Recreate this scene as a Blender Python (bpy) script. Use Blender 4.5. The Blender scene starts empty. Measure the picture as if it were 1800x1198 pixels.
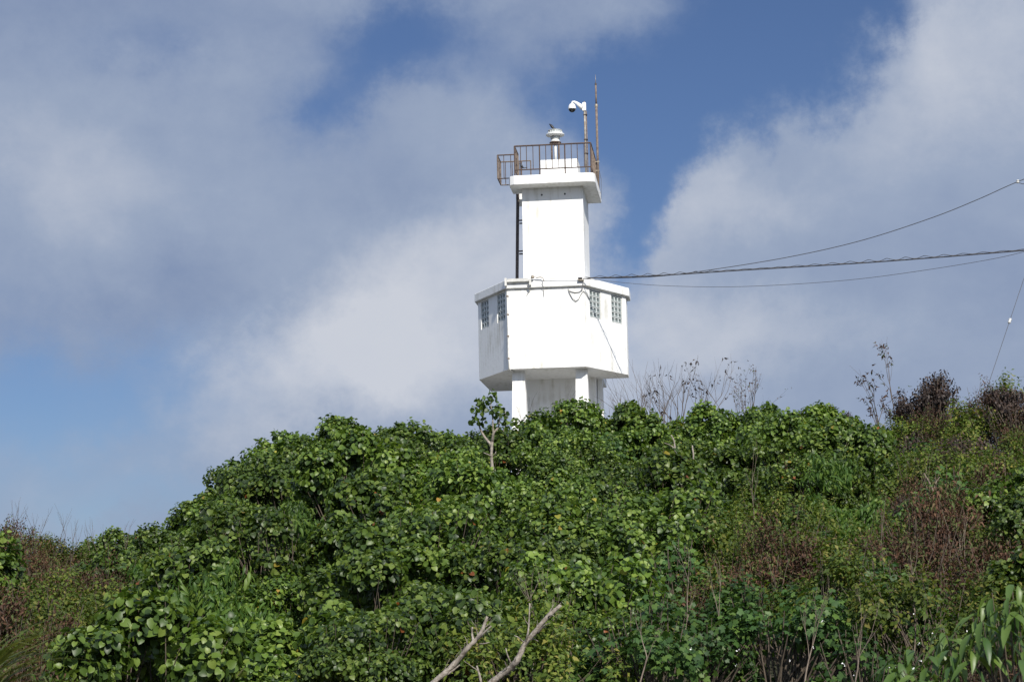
import bpy, math, random
import numpy as np
from mathutils import Vector, Matrix

random.seed(7)
RNG = np.random.default_rng(11)
SC = bpy.context.scene
COL = SC.collection

# ------------------------------------------------------------------ camera
EYE = 1.6
F_PX, PITCH, ROLL, THETA = 3600.0, 0.1628, -0.0192, 0.1059   # focal length in 1800-px units, tilt, roll, tower turn
cam = bpy.data.cameras.new('camera')
camo = bpy.data.objects.new('camera', cam)
COL.objects.link(camo)
SC.camera = camo
cam.sensor_width = 36.0
cam.lens = 36.0 * F_PX / 1800.0
cam.clip_start, cam.clip_end = 0.2, 6000.0
camo.location = (0, 0, EYE)
camo.rotation_euler = (Matrix.Rotation(math.pi / 2 + PITCH, 3, 'X') @ Matrix.Rotation(ROLL, 3, 'Z')).to_euler()
cam.dof.use_dof = True
cam.dof.focus_distance = 55.0
cam.dof.aperture_fstop = 11.0

# ------------------------------------------------------------------ light
SUN_EL = math.radians(34.0)
SUN_AZ = math.radians(17.0)          # to the right of straight behind the camera
sun_dir = Vector((math.sin(SUN_AZ) * math.cos(SUN_EL), -math.cos(SUN_AZ) * math.cos(SUN_EL), math.sin(SUN_EL)))
sun = bpy.data.lights.new('sun', 'SUN')
sun.energy = 5.0
sun.angle = math.radians(0.53)
sun.color = (1.0, 0.95, 0.87)
suno = bpy.data.objects.new('sun', sun)
suno.rotation_euler = sun_dir.to_track_quat('Z', 'Y').to_euler()
suno.location = (20, -20, 40)
COL.objects.link(suno)

SC.view_settings.view_transform = 'Standard'
SC.view_settings.look = 'None'
SC.view_settings.gamma = 1.0
SC.view_settings.use_curve_mapping = False
SC.view_settings.exposure = 0.15
SC.cycles.max_bounces = 8
SC.cycles.transparent_max_bounces = 8
SC.cycles.use_denoising = True
SC.cycles.denoiser = 'OPENIMAGEDENOISE'
SC.cycles.denoising_input_passes = 'RGB_ALBEDO_NORMAL'

# ------------------------------------------------------------------ sky
def build_world():
    w = bpy.data.worlds.new('World')
    SC.world = w
    w.use_nodes = True
    nt = w.node_tree
    nt.nodes.clear()
    N, Lk = nt.nodes, nt.links

    def val(x):
        return x

    def put(sock, x):
        if hasattr(x, 'is_output'):
            Lk.new(x, sock)
        else:
            sock.default_value = x

    def m(op, a, b=None, c=None, clamp=False):
        n = N.new('ShaderNodeMath')
        n.operation = op
        n.use_clamp = clamp
        put(n.inputs[0], a)
        if b is not None:
            put(n.inputs[1], b)
        if c is not None:
            put(n.inputs[2], c)
        return n.outputs[0]

    def smooth(x, lo, hi, a=0.0, b=1.0):
        n = N.new('ShaderNodeMapRange')
        n.interpolation_type = 'SMOOTHERSTEP'
        put(n.inputs[0], x)
        n.inputs[1].default_value, n.inputs[2].default_value = lo, hi
        n.inputs[3].default_value, n.inputs[4].default_value = a, b
        return n.outputs[0]

    tc = N.new('ShaderNodeTexCoord')
    sep = N.new('ShaderNodeSeparateXYZ')
    Lk.new(tc.outputs['Generated'], sep.inputs[0])
    az = m('ARCTAN2', sep.outputs[0], sep.outputs[1])
    el = m('ARCSINE', sep.outputs[2])
    u = m('DIVIDE', az, 0.25)                              # compass direction
    v = m('DIVIDE', m('SUBTRACT', el, PITCH), 0.25)        # height above the horizon

    def noise(scale, detail, rough, off, sx=1.0, sy=1.0, dist=0.0):
        cmb = N.new('ShaderNodeCombineXYZ')
        put(cmb.inputs[0], m('MULTIPLY_ADD', u, sx, off))
        put(cmb.inputs[1], m('MULTIPLY_ADD', v, sy, off * 0.37))
        cmb.inputs[2].default_value = off * 1.3
        n = N.new('ShaderNodeTexNoise')
        Lk.new(cmb.outputs[0], n.inputs['Vector'])
        n.inputs['Scale'].default_value = scale
        n.inputs['Detail'].default_value = detail
        n.inputs['Roughness'].default_value = rough
        n.inputs['Distortion'].default_value = dist
        return m('SUBTRACT', n.outputs[0], 0.5)

    w1 = noise(2.2, 11, 0.64, 3.1)
    w2 = noise(2.2, 11, 0.64, 17.7)
    uw = m('MULTIPLY_ADD', w1, 0.44, u)
    vw = m('MULTIPLY_ADD', w2, 0.44, v)

    def blob(px, py, rx, ry, ang=0.0, uu=uw, vv=vw):
        cu, cv = (px - 900) / 900.0, (599 - py) / 900.0
        rx, ry = rx / 900.0, ry / 900.0
        c, s = math.cos(ang), math.sin(ang)
        du = m('SUBTRACT', uu, cu)
        dv = m('SUBTRACT', vv, cv)
        a = m('DIVIDE', m('MULTIPLY_ADD', dv, s, m('MULTIPLY', du, c)), rx)
        b = m('DIVIDE', m('MULTIPLY_ADD', dv, c, m('MULTIPLY', du, -s)), ry)
        r2 = m('MULTIPLY_ADD', a, a, m('MULTIPLY', b, b))
        return m('EXPONENT', m('MULTIPLY', r2, -1.0))

    def total(items):
        t = None
        for wgt, bb in items:
            t = m('MULTIPLY', bb, wgt) if t is None else m('MULTIPLY_ADD', bb, wgt, t)
        return t

    R = math.radians
    n_soft = noise(1.7, 10, 0.55, 41.0, 1.0, 1.25, 0.25)
    n_fine = noise(5.5, 12, 0.66, 63.0, 1.0, 1.2)
    # soft broken cloud layer with the openings through which blue shows
    holes = total([(1.0, blob(1270, 150, 220, 270, R(-38))), (0.85, blob(1120, 395, 85, 150, R(-12))),
                   (0.80, blob(715, 95, 170, 100, R(12))), (0.55, blob(580, 220, 110, 70, R(40))),
                   (0.55, blob(1050, 190, 160, 90, R(0))), (0.30, blob(230, 100, 150, 50, R(10))),
                   (0.80, blob(90, 720, 260, 110, R(8))), (0.45, blob(300, 890, 330, 60, R(0))),
                   (0.95, blob(1480, 40, 120, 150, R(-30)))])
    veil = total([(0.12, blob(930, 50, 90, 130, R(-25))), (0.25, blob(760, 250, 170, 60, R(-25)))])
    d1 = m('ADD', m('SUBTRACT', m('MULTIPLY_ADD', n_soft, 0.75, 0.92), holes), veil)
    d1 = m('MULTIPLY_ADD', n_fine, 0.42, d1)
    a1 = smooth(d1, -0.08, 1.02)
    # crisp heaped cloud in the right half
    heap = total([(1.0, blob(1790, 150, 230, 260)), (1.0, blob(1600, 420, 300, 270, R(-35))),
                  (0.9, blob(1330, 520, 190, 190)), (1.0, blob(1800, 650, 500, 300))])
    n_heap = noise(4.2, 12, 0.66, 88.0)
    d2 = m('MULTIPLY_ADD', n_heap, 0.42, heap)
    a2 = smooth(d2, 0.31, 0.73)
    cover = m('MAXIMUM', m('MULTIPLY', a1, 0.96), m('MULTIPLY', a2, 0.97), clamp=True)
    # thickness and thinness of the cloud: how much sunlight it sends back
    n_b = noise(1.9, 10, 0.56, 120.0, 1.0, 1.3, 0.3)
    bright = total([(0.62, blob(700, 570, 250, 130, R(28))), (0.42, blob(1010, 470, 140, 110, R(0))),
                    (0.30, blob(420, 720, 220, 90, R(25))), (0.26, blob(180, 330, 270, 150, R(10))),
                    (0.34, blob(1270, 400, 130, 90, R(10))), (0.40, blob(1720, 120, 200, 150)),
                    (0.34, blob(1300, 600, 420, 70)), (0.30, blob(900, 680, 420, 70)),
                    (-0.22, blob(250, 40, 420, 70, R(-4))), (-0.22, blob(270, 560, 260, 90, R(12))),
                    (-0.16, blob(640, 120, 120, 120)), (-0.24, blob(930, 70, 170, 130)), (-0.10, blob(1600, 600, 220, 120)), (-0.14, blob(760, 350, 200, 70, R(10)))])
    b = m('ADD', m('MULTIPLY_ADD', n_b, 0.75, 0.36), bright)
    b = m('MULTIPLY_ADD', n_fine, 0.36, b, clamp=True)
    ramp = N.new('ShaderNodeValToRGB')
    Lk.new(b, ramp.inputs[0])
    e = ramp.color_ramp.elements
    e[0].position, e[0].color = 0.0, (0.185, 0.245, 0.385, 1)
    e[1].position, e[1].color = 1.0, (0.540, 0.565, 0.625, 1)
    k = e.new(0.45)
    k.color = (0.290, 0.350, 0.470, 1)
    sky = N.new('ShaderNodeTexSky')
    sky.sky_type = 'NISHITA'
    sky.sun_disc = False
    sky.sun_elevation = SUN_EL
    sky.sun_rotation = math.atan2(sun_dir.x, sun_dir.y)
    sky.altitude = 30
    sky.air_density = 1.0
    sky.dust_density = 0.4
    sky.ozone_density = 2.5
    scl = N.new('ShaderNodeVectorMath')
    scl.operation = 'MULTIPLY'
    scl.inputs[1].default_value = (10, 10, 10)
    Lk.new(ramp.outputs[0], scl.inputs[0])
    # cloud is brighter towards the sun (forward scattering)
    dt = N.new('ShaderNodeVectorMath')
    dt.operation = 'DOT_PRODUCT'
    Lk.new(tc.outputs['Generated'], dt.inputs[0])
    dt.inputs[1].default_value = sun_dir
    fw = m('MULTIPLY_ADD', m('POWER', m('MULTIPLY_ADD', dt.outputs['Value'], 0.5, 0.5, clamp=True), 2.5), 1.1, 1.0)
    sc2 = N.new('ShaderNodeVectorMath')
    sc2.operation = 'SCALE'
    Lk.new(scl.outputs[0], sc2.inputs[0])
    Lk.new(fw, sc2.inputs['Scale'])
    deep = N.new('ShaderNodeVectorMath')
    deep.operation = 'MULTIPLY'
    deep.inputs[1].default_value = (0.44, 0.49, 0.63)
    Lk.new(sky.outputs[0], deep.inputs[0])
    mix = N.new('ShaderNodeMix')
    mix.data_type = 'RGBA'
    Lk.new(cover, mix.inputs[0])
    Lk.new(deep.outputs[0], mix.inputs[6])
    Lk.new(sc2.outputs[0], mix.inputs[7])
    bg = N.new('ShaderNodeBackground')
    bg.inputs['Strength'].default_value = 0.1
    Lk.new(mix.outputs[2], bg.inputs['Color'])
    out = N.new('ShaderNodeOutputWorld')
    Lk.new(bg.outputs[0], out.inputs[0])

build_world()

# ------------------------------------------------------------------ helpers
def ray(px, py):
    X, Y = px - 900.0, py - 599.0
    c, s = math.cos(ROLL), math.sin(ROLL)
    x, y = X * c + Y * s, -X * s + Y * c
    uu, xx = -y / F_PX, x / F_PX
    return Vector((xx, math.cos(PITCH) - uu * math.sin(PITCH), math.sin(PITCH) + uu * math.cos(PITCH)))

def at(px, py, Y):
    d = ray(px, py)
    return Vector((0, 0, EYE)) + d * (Y / d.y)

def to_px(P):
    x, y, z = P[0], P[1], P[2] - EYE
    d = y * math.cos(PITCH) + z * math.sin(PITCH)
    uu = -y * math.sin(PITCH) + z * math.cos(PITCH)
    a, b = F_PX * x / d, -F_PX * uu / d
    c, s = math.cos(ROLL), math.sin(ROLL)
    return 900 + a * c - b * s, 599 + a * s + b * c

def tag(o, label=None, cat=None, group=None, kind=None):
    if label: o['label'] = label
    if cat: o['category'] = cat
    if group: o['group'] = group
    if kind: o['kind'] = kind
    return o

def empty(name, loc, rz=0.0):
    o = bpy.data.objects.new(name, None)
    o.empty_display_size = 0.3
    o.location = loc
    o.rotation_euler = (0, 0, rz)
    COL.objects.link(o)
    return o

def link(name, mesh, parent=None, loc=None):
    o = bpy.data.objects.new(name, mesh)
    COL.objects.link(o)
    if parent is not None:
        o.parent = parent
    if loc is not None:
        o.location = loc
    return o

class MB:
    def __init__(self):
        self.v, self.f, self.sm = [], [], []

    def add(self, vs, fs, smooth=False):
        b = len(self.v)
        self.v += [tuple(p) for p in vs]
        self.f += [tuple(i + b for i in q) for q in fs]
        self.sm += [smooth] * len(fs)
        return self

    def box(self, x0, x1, y0, y1, z0, z1, bev=0.0):
        if bev <= 0:
            vs = [(x, y, z) for z in (z0, z1) for y in (y0, y1) for x in (x0, x1)]
            return self.add(vs, [(0, 2, 3, 1), (4, 5, 7, 6), (0, 1, 5, 4), (2, 6, 7, 3), (0, 4, 6, 2), (1, 3, 7, 5)])
        return self.prism([(x0, y0), (x1, y0), (x1, y1), (x0, y1)], z0, z1, bev)

    def prism(self, poly, z0, z1, bev=0.0):
        """vertical prism over a counter-clockwise polygon, edges softened by bev"""
        n = len(poly)
        rings = [(poly, z0), (poly, z1)]
        if bev > 0:
            ins = inset(poly, bev)
            rings = [(ins, z0), (poly, z0 + bev), (poly, z1 - bev), (ins, z1)]
        vs = [(x, y, z) for pl, z in rings for (x, y) in pl]
        fs = []
        for k in range(len(rings) - 1):
            for i in range(n):
                j = (i + 1) % n
                fs.append((k * n + i, k * n + j, (k + 1) * n + j, (k + 1) * n + i))
        fs.append(tuple(range(n - 1, -1, -1)))
        fs.append(tuple((len(rings) - 1) * n + i for i in range(n)))
        return self.add(vs, fs)

    def tube(self, pts, rad, k=8, cap=True, smooth=True):
        pts = [Vector(p) for p in pts]
        if not isinstance(rad, (list, tuple)):
            rad = [rad] * len(pts)
        t0 = (pts[1] - pts[0]).normalized()
        up = Vector((0, 0, 1)) if abs(t0.z) < 0.9 else Vector((1, 0, 0))
        nrm = t0.cross(up).normalized()
        vs = []
        for i, p in enumerate(pts):
            a = pts[max(0, i - 1)]
            b = pts[min(len(pts) - 1, i + 1)]
            t = (b - a).normalized()
            nrm = (nrm - t * nrm.dot(t)).normalized()
            bi = t.cross(nrm)
            for j in range(k):
                an = 2 * math.pi * j / k
                vs.append(p + (nrm * math.cos(an) + bi * math.sin(an)) * rad[i])
        fs = []
        for i in range(len(pts) - 1):
            for j in range(k):
                q = (j + 1) % k
                fs.append((i * k + j, i * k + q, (i + 1) * k + q, (i + 1) * k + j))
        self.add(vs, fs, smooth)
        if cap:
            b = len(self.v) - len(vs)
            self.f.append(tuple(b + j for j in range(k - 1, -1, -1)))
            self.f.append(tuple(b + (len(pts) - 1) * k + j for j in range(k)))
            self.sm += [False, False]
        return self

    def lathe(self, prof, cx=0.0, cy=0.0, k=24):
        vs, fs = [], []
        for r, z in prof:
            for j in range(k):
                a = 2 * math.pi * j / k
                vs.append((cx + r * math.cos(a), cy + r * math.sin(a), z))
        for i in range(len(prof) - 1):
            for j in range(k):
                q = (j + 1) % k
                fs.append((i * k + j, i * k + q, (i + 1) * k + q, (i + 1) * k + j))
        self.add(vs, fs, True)
        b = len(self.v) - len(vs)
        self.f.append(tuple(b + j for j in range(k - 1, -1, -1)))
        self.f.append(tuple(b + (len(prof) - 1) * k + j for j in range(k)))
        self.sm += [False, False]
        return self

    def mesh(self, name, mat):
        me = bpy.data.meshes.new(name)
        me.from_pydata(self.v, [], self.f)
        me.polygons.foreach_set('use_smooth', self.sm)
        if mat:
            me.materials.append(mat)
        me.update()
        return me

    def build(self, name, mat, parent=None, loc=None):
        return link(name, self.mesh(name, mat), parent, loc)

def inset(poly, d):
    n = len(poly)
    out = []
    for i in range(n):
        p0, p1, p2 = Vector(poly[i - 1]), Vector(poly[i]), Vector(poly[(i + 1) % n])
        e1, e2 = (p1 - p0).normalized(), (p2 - p1).normalized()
        n1, n2 = Vector((-e1.y, e1.x)), Vector((-e2.y, e2.x))
        bis = n1 + n2
        bis = bis / max(bis.length_squared, 1e-6) * 2.0
        out.append(tuple(p1 + bis * d))
    return out

# ------------------------------------------------------------------ materials
def new_mat(name):
    mt = bpy.data.materials.new(name)
    mt.use_nodes = True
    nt = mt.node_tree
    bs = nt.nodes['Principled BSDF']
    return mt, nt, bs

def simple(name, col, rough=0.6, metal=0.0, var=0.25, scale=6.0, col2=None, bump=0.0, spec=0.5, coord='Object'):
    mt, nt, bs = new_mat(name)
    tc = nt.nodes.new('ShaderNodeTexCoord')
    nz = nt.nodes.new('ShaderNodeTexNoise')
    nz.inputs['Scale'].default_value = scale
    nz.inputs['Detail'].default_value = 6
    nz.inputs['Roughness'].default_value = 0.65
    nt.links.new(tc.outputs[coord], nz.inputs['Vector'])
    rp = nt.nodes.new('ShaderNodeValToRGB')
    rp.color_ramp.elements[0].position = 0.36
    rp.color_ramp.elements[1].position = 0.64
    c2 = col2 or tuple(c * (1 - var) for c in col)
    rp.color_ramp.elements[0].color = (*c2, 1)
    rp.color_ramp.elements[1].color = (*col, 1)
    nt.links.new(nz.outputs[0], rp.inputs[0])
    nt.links.new(rp.outputs[0], bs.inputs['Base Color'])
    bs.inputs['Roughness'].default_value = rough
    bs.inputs['Metallic'].default_value = metal
    bs.inputs['Specular IOR Level'].default_value = spec
    if bump > 0:
        bp = nt.nodes.new('ShaderNodeBump')
        bp.inputs['Strength'].default_value = bump
        bp.inputs['Distance'].default_value = 0.01
        nt.links.new(nz.outputs[0], bp.inputs['Height'])
        nt.links.new(bp.outputs[0], bs.inputs['Normal'])
    return mt

def white_paint(name, base=(0.80, 0.80, 0.78)):
    """weathered white paint on concrete: faint vertical runs, grime blotches, trowel relief"""
    mt, nt, bs = new_mat(name)
    tc = nt.nodes.new('ShaderNodeTexCoord')
    mp = nt.nodes.new('ShaderNodeMapping')
    mp.inputs['Scale'].default_value = (5.0, 5.0, 0.45)
    nt.links.new(tc.outputs['Object'], mp.inputs[0])
    runs = nt.nodes.new('ShaderNodeTexNoise')
    runs.inputs['Scale'].default_value = 1.6
    runs.inputs['Detail'].default_value = 5
    nt.links.new(mp.outputs[0], runs.inputs['Vector'])
    blot = nt.nodes.new('ShaderNodeTexNoise')
    blot.inputs['Scale'].default_value = 1.1
    blot.inputs['Detail'].default_value = 7
    blot.inputs['Roughness'].default_value = 0.7
    nt.links.new(tc.outputs['Object'], blot.inputs['Vector'])
    mul = nt.nodes.new('ShaderNodeMath')
    mul.operation = 'MULTIPLY'
    nt.links.new(runs.outputs[0], mul.inputs[0])
    nt.links.new(blot.outputs[0], mul.inputs[1])
    rp = nt.nodes.new('ShaderNodeValToRGB')
    e = rp.color_ramp.elements
    e[0].position, e[0].color = 0.24, (*base, 1)
    e[1].position, e[1].color = 0.44, (base[0] * 0.68, base[1] * 0.66, base[2] * 0.60, 1)
    nt.links.new(mul.outputs[0], rp.inputs[0])
    nt.links.new(rp.outputs[0], bs.inputs['Base Color'])
    fine = nt.nodes.new('ShaderNodeTexNoise')
    fine.inputs['Scale'].default_value = 9
    fine.inputs['Detail'].default_value = 8
    nt.links.new(tc.outputs['Object'], fine.inputs['Vector'])
    bp = nt.nodes.new('ShaderNodeBump')
    bp.inputs['Strength'].default_value = 0.25
    bp.inputs['Distance'].default_value = 0.02
    nt.links.new(fine.outputs[0], bp.inputs['Height'])
    nt.links.new(bp.outputs[0], bs.inputs['Normal'])
    bs.inputs['Roughness'].default_value = 0.62
    bs.inputs['Specular IOR Level'].default_value = 0.35
    return mt

def leaf_mat(name, stops, rough=0.4, trans=0.28, tint=(1.25, 1.35, 0.5), spec=0.5, ovar=0.35):
    """stops: colours by the random number each leaf carries"""
    mt, nt, bs = new_mat(name)
    at_ = nt.nodes.new('ShaderNodeAttribute')
    at_.attribute_name = 'rnd'
    rp = nt.nodes.new('ShaderNodeValToRGB')
    e = rp.color_ramp.elements
    e[0].position, e[0].color = stops[0][0], (*stops[0][1], 1)
    e[1].position, e[1].color = stops[-1][0], (*stops[-1][1], 1)
    for p, c in stops[1:-1]:
        k = e.new(p)
        k.color = (*c, 1)
    nt.links.new(at_.outputs['Fac'], rp.inputs[0])
    oi = nt.nodes.new('ShaderNodeObjectInfo')
    mr = nt.nodes.new('ShaderNodeMapRange')
    mr.inputs[3].default_value, mr.inputs[4].default_value = 1 - ovar, 1 + ovar * 0.8
    nt.links.new(oi.outputs['Random'], mr.inputs[0])
    sc = nt.nodes.new('ShaderNodeVectorMath')
    sc.operation = 'SCALE'
    nt.links.new(rp.outputs[0], sc.inputs[0])
    nt.links.new(mr.outputs[0], sc.inputs['Scale'])
    nt.links.new(sc.outputs[0], bs.inputs['Base Color'])
    bs.inputs['Roughness'].default_value = rough
    bs.inputs['Specular IOR Level'].default_value = spec
    tr = nt.nodes.new('ShaderNodeBsdfTranslucent')
    tm = nt.nodes.new('ShaderNodeVectorMath')
    tm.operation = 'MULTIPLY'
    tm.inputs[1].default_value = tint
    nt.links.new(sc.outputs[0], tm.inputs[0])
    nt.links.new(tm.outputs[0], tr.inputs['Color'])
    mx = nt.nodes.new('ShaderNodeMixShader')
    mx.inputs[0].default_value = trans
    nt.links.new(bs.outputs[0], mx.inputs[1])
    nt.links.new(tr.outputs[0], mx.inputs[2])
    nt.links.new(mx.outputs[0], nt.nodes['Material Output'].inputs['Surface'])
    return mt

M = {}
M['white'] = white_paint('white_paint')
M['rust'] = simple('rusty_steel', (0.120, 0.080, 0.060), 0.8, 0.0, col2=(0.060, 0.042, 0.036), scale=14, bump=0.3)
M['rust_pale'] = simple('faded_rust', (0.215, 0.168, 0.130), 0.8, 0.0, col2=(0.105, 0.076, 0.060), scale=10, bump=0.3)
M['rust_dark'] = simple('dark_steel', (0.085, 0.066, 0.058), 0.75, 0.0, col2=(0.045, 0.036, 0.033), scale=14)
M['galv'] = simple('galvanised_pipe', (0.40, 0.37, 0.31), 0.5, 0.3, col2=(0.22, 0.17, 0.12), scale=7)
M['lamp_white'] = simple('lantern_paint', (0.70, 0.71, 0.69), 0.4, 0.0, var=0.15, scale=9)
M['lamp_grey'] = simple('lantern_grey', (0.42, 0.45, 0.45), 0.45, 0.0, var=0.2, scale=9)
M['cam_white'] = simple('camera_shell', (0.78, 0.78, 0.77), 0.35, 0.0, var=0.06, scale=5)
M['dome'] = simple('smoked_dome', (0.02, 0.022, 0.022), 0.12, 0.0, var=0.2, scale=5)
M['black'] = simple('black_rubber', (0.02, 0.02, 0.022), 0.6, 0.0, var=0.3, scale=20)
M['wire'] = simple('weathered_cable', (0.075, 0.07, 0.07), 0.7, 0.0, var=0.3, scale=12)
M['wire_pale'] = simple('grey_cable', (0.32, 0.31, 0.29), 0.65, 0.0, var=0.3, scale=12)
M['ceramic'] = simple('glazed_insulator', (0.50, 0.50, 0.48), 0.25, 0.0, var=0.1, scale=12)
M['conduit'] = simple('painted_conduit', (0.62, 0.61, 0.57), 0.5, 0.0, var=0.25, scale=8)
M['mortar'] = simple('window_mortar', (0.50, 0.51, 0.49), 0.8, 0.0, var=0.25, scale=20)
M['glass'] = simple('glass_block', (0.60, 0.63, 0.61), 0.15, 0.0, var=0.25, scale=7, spec=0.8)
M['glass_deep'] = simple('glass_block_hollow', (0.20, 0.235, 0.225), 0.1, 0.0, var=0.45, scale=9, spec=0.8)  # darkened base colour stands in for the unlit interior behind the glass
M['feather'] = simple('dark_feathers', (0.022, 0.022, 0.025), 0.5, 0.0, var=0.4, scale=30)
M['soil'] = simple('hill_soil', (0.055, 0.042, 0.026), 0.95, 0.0, col2=(0.022, 0.026, 0.012), scale=0.9, bump=0.8)
M['bark_pale'] = simple('pale_bark', (0.34, 0.30, 0.255), 0.9, 0.0, col2=(0.14, 0.115, 0.09), scale=22, bump=1.0)
M['bark'] = simple('brown_bark', (0.10, 0.078, 0.055), 0.9, 0.0, col2=(0.05, 0.038, 0.028), scale=12, bump=0.6)
M['twig'] = simple('dry_twig', (0.125, 0.095, 0.072), 0.9, 0.0, col2=(0.065, 0.048, 0.036), scale=12)
M['twig_pale'] = simple('bleached_twig', (0.23, 0.185, 0.14), 0.9, 0.0, col2=(0.12, 0.09, 0.07), scale=12)
M['stone'] = simple('weathered_stone', (0.30, 0.26, 0.22), 0.9, 0.0, col2=(0.18, 0.15, 0.13), scale=5, bump=0.8)
M['pole'] = simple('pole_concrete', (0.34, 0.33, 0.31), 0.85, 0.0, var=0.25, scale=6, bump=0.3)
M['leaf_round'] = leaf_mat('round_leaf', [(0.0, (0.026, 0.050, 0.011)), (0.40, (0.060, 0.106, 0.017)), (0.75, (0.112, 0.176, 0.026)),
                                          (0.965, (0.175, 0.235, 0.045)), (0.978, (0.33, 0.25, 0.03)), (0.986, (0.30, 0.26, 0.04)),
                                          (0.992, (0.26, 0.085, 0.02)), (1.0, (0.22, 0.07, 0.025))], rough=0.43, trans=0.32, spec=0.40)
M['leaf_lance'] = leaf_mat('lance_leaf', [(0.0, (0.032, 0.068, 0.014)), (0.6, (0.060, 0.115, 0.020)), (1.0, (0.120, 0.180, 0.030))], rough=0.48, trans=0.34, spec=0.3)
M['leaf_small'] = leaf_mat('small_leaf', [(0.0, (0.040, 0.070, 0.012)), (0.5, (0.080, 0.118, 0.018)), (0.86, (0.135, 0.165, 0.026)),
                                          (0.955, (0.17, 0.17, 0.04)), (0.972, (0.26, 0.21, 0.05)), (0.984, (0.12, 0.065, 0.04)), (1.0, (0.10, 0.055, 0.035))], rough=0.55, trans=0.32, spec=0.25)
M['leaf_lobed'] = leaf_mat('lobed_leaf', [(0.0, (0.026, 0.060, 0.016)), (0.6, (0.048, 0.100, 0.024)), (0.97, (0.090, 0.150, 0.030)), (1.0, (0.15, 0.18, 0.04))], rough=0.5, trans=0.28, spec=0.3)
M['leaf_dead'] = leaf_mat('dead_leaf', [(0.0, (0.034, 0.018, 0.011)), (0.5, (0.082, 0.040, 0.022)), (0.72, (0.130, 0.068, 0.038)), (0.80, (0.055, 0.080, 0.020)), (1.0, (0.09, 0.11, 0.03))], rough=0.7, trans=0.15, tint=(1.2, 1.0, 0.8), spec=0.3)
M['leaf_maroon'] = leaf_mat('maroon_leaf', [(0.0, (0.018, 0.013, 0.010)), (0.6, (0.038, 0.023, 0.017)), (0.9, (0.070, 0.040, 0.028)), (1.0, (0.09, 0.055, 0.035))], rough=0.55, trans=0.15, tint=(1.3, 0.9, 0.7), spec=0.35)
M['grass'] = leaf_mat('grass_blade', [(0.0, (0.075, 0.105, 0.020)), (0.6, (0.15, 0.18, 0.04)), (1.0, (0.24, 0.23, 0.07))], rough=0.5, trans=0.35, tint=(1.2, 1.2, 0.6))
M['petal'] = simple('white_petal', (0.75, 0.74, 0.72), 0.6, 0.0, var=0.05, scale=5)

# ------------------------------------------------------------------ terrain
YC = 46.0
SKY = [(-500, 830), (-250, 868), (0, 915), (60, 925), (120, 940), (190, 944), (260, 926), (320, 908), (345, 874), (400, 828), (470, 785), (540, 756), (600, 737), (660, 729),
       (740, 727), (800, 754), (860, 775), (922, 782), (955, 722), (1010, 708), (1060, 715), (1100, 732), (1160, 736), (1230, 740),
       (1290, 734), (1350, 712), (1430, 704), (1500, 716), (1570, 726), (1640, 720), (1720, 714), (1800, 690), (2100, 630), (2400, 590)]
SKX = [p[0] for p in SKY]
SKZ = [at(p[0], p[1], YC).z for p in SKY]
HX, HZ = (-500, 130, 240, 330, 1520, 1600, 2400), (1.40, 1.40, 1.55, 1.85, 1.85, 1.2, 1.2)

def fbm2(x, y):
    return (math.sin(x * 0.9 + 1.3) * math.cos(y * 0.7 + 0.4) + 0.5 * math.sin(x * 2.1 + y * 1.3) + 0.3 * math.sin(3.7 * x - 2.9 * y + 2))

def ground(x, y):
    if y < 3:
        return 0.0
    a = 900 + F_PX * x / max(y, 9.0) * 0.985
    hc = float(np.interp(a, SKX, SKZ)) - float(np.interp(a, HX, HZ))
    t = (y - 21.5) / (YC - 21.5)
    if t <= 0:
        g = 0.0
    elif t < 1:
        g = t * 0.93 + 0.07 * t * t
    else:
        g = 1.0
    z = hc * g
    if y > YC:
        z += min(y - YC, 24) * 0.095
        far = min(max((y - 76) / 60.0, 0), 1)
        z *= (1 - far) ** 1.5
    return z + 0.09 * fbm2(x, y) * min(max((y - 12) / 8, 0), 1) * (1 if y < 80 else 0)

def build_ground():
    xs = np.concatenate([[-1600, -600, -250, -120, -70], np.arange(-45, 45.01, 0.8), [70, 120, 250, 600, 1600]])
    ys = np.concatenate([[-1600, -400, -100, -30, -8], np.arange(0, 82.01, 0.8), [90, 105, 140, 250, 600, 1800]])
    nx, ny = len(xs), len(ys)
    vs = []
    for y in ys:
        for x in xs:
            vs.append((x, y, ground(max(-45, min(45, x)), y)))
    fs = []
    for j in range(ny - 1):
        for i in range(nx - 1):
            fs.append((j * nx + i, j * nx + i + 1, (j + 1) * nx + i + 1, (j + 1) * nx + i))
    mb = MB()
    mb.add(vs, fs, True)
    o = mb.build('hill', M['soil'])
    tag(o, kind='structure')

build_ground()

# ------------------------------------------------------------------ lighthouse
TX, TY = 1.3872, 69.2965
BASE_Z = ground(TX, TY)
def Z(z):                       # heights measured from eye level -> above the tower's own base
    return z + EYE - BASE_Z

def tower_world(p):
    c, s = math.cos(THETA), math.sin(THETA)
    return Vector((TX + p[0] * c + p[1] * s, TY - p[0] * s + p[1] * c, p[2] + BASE_Z))

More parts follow.
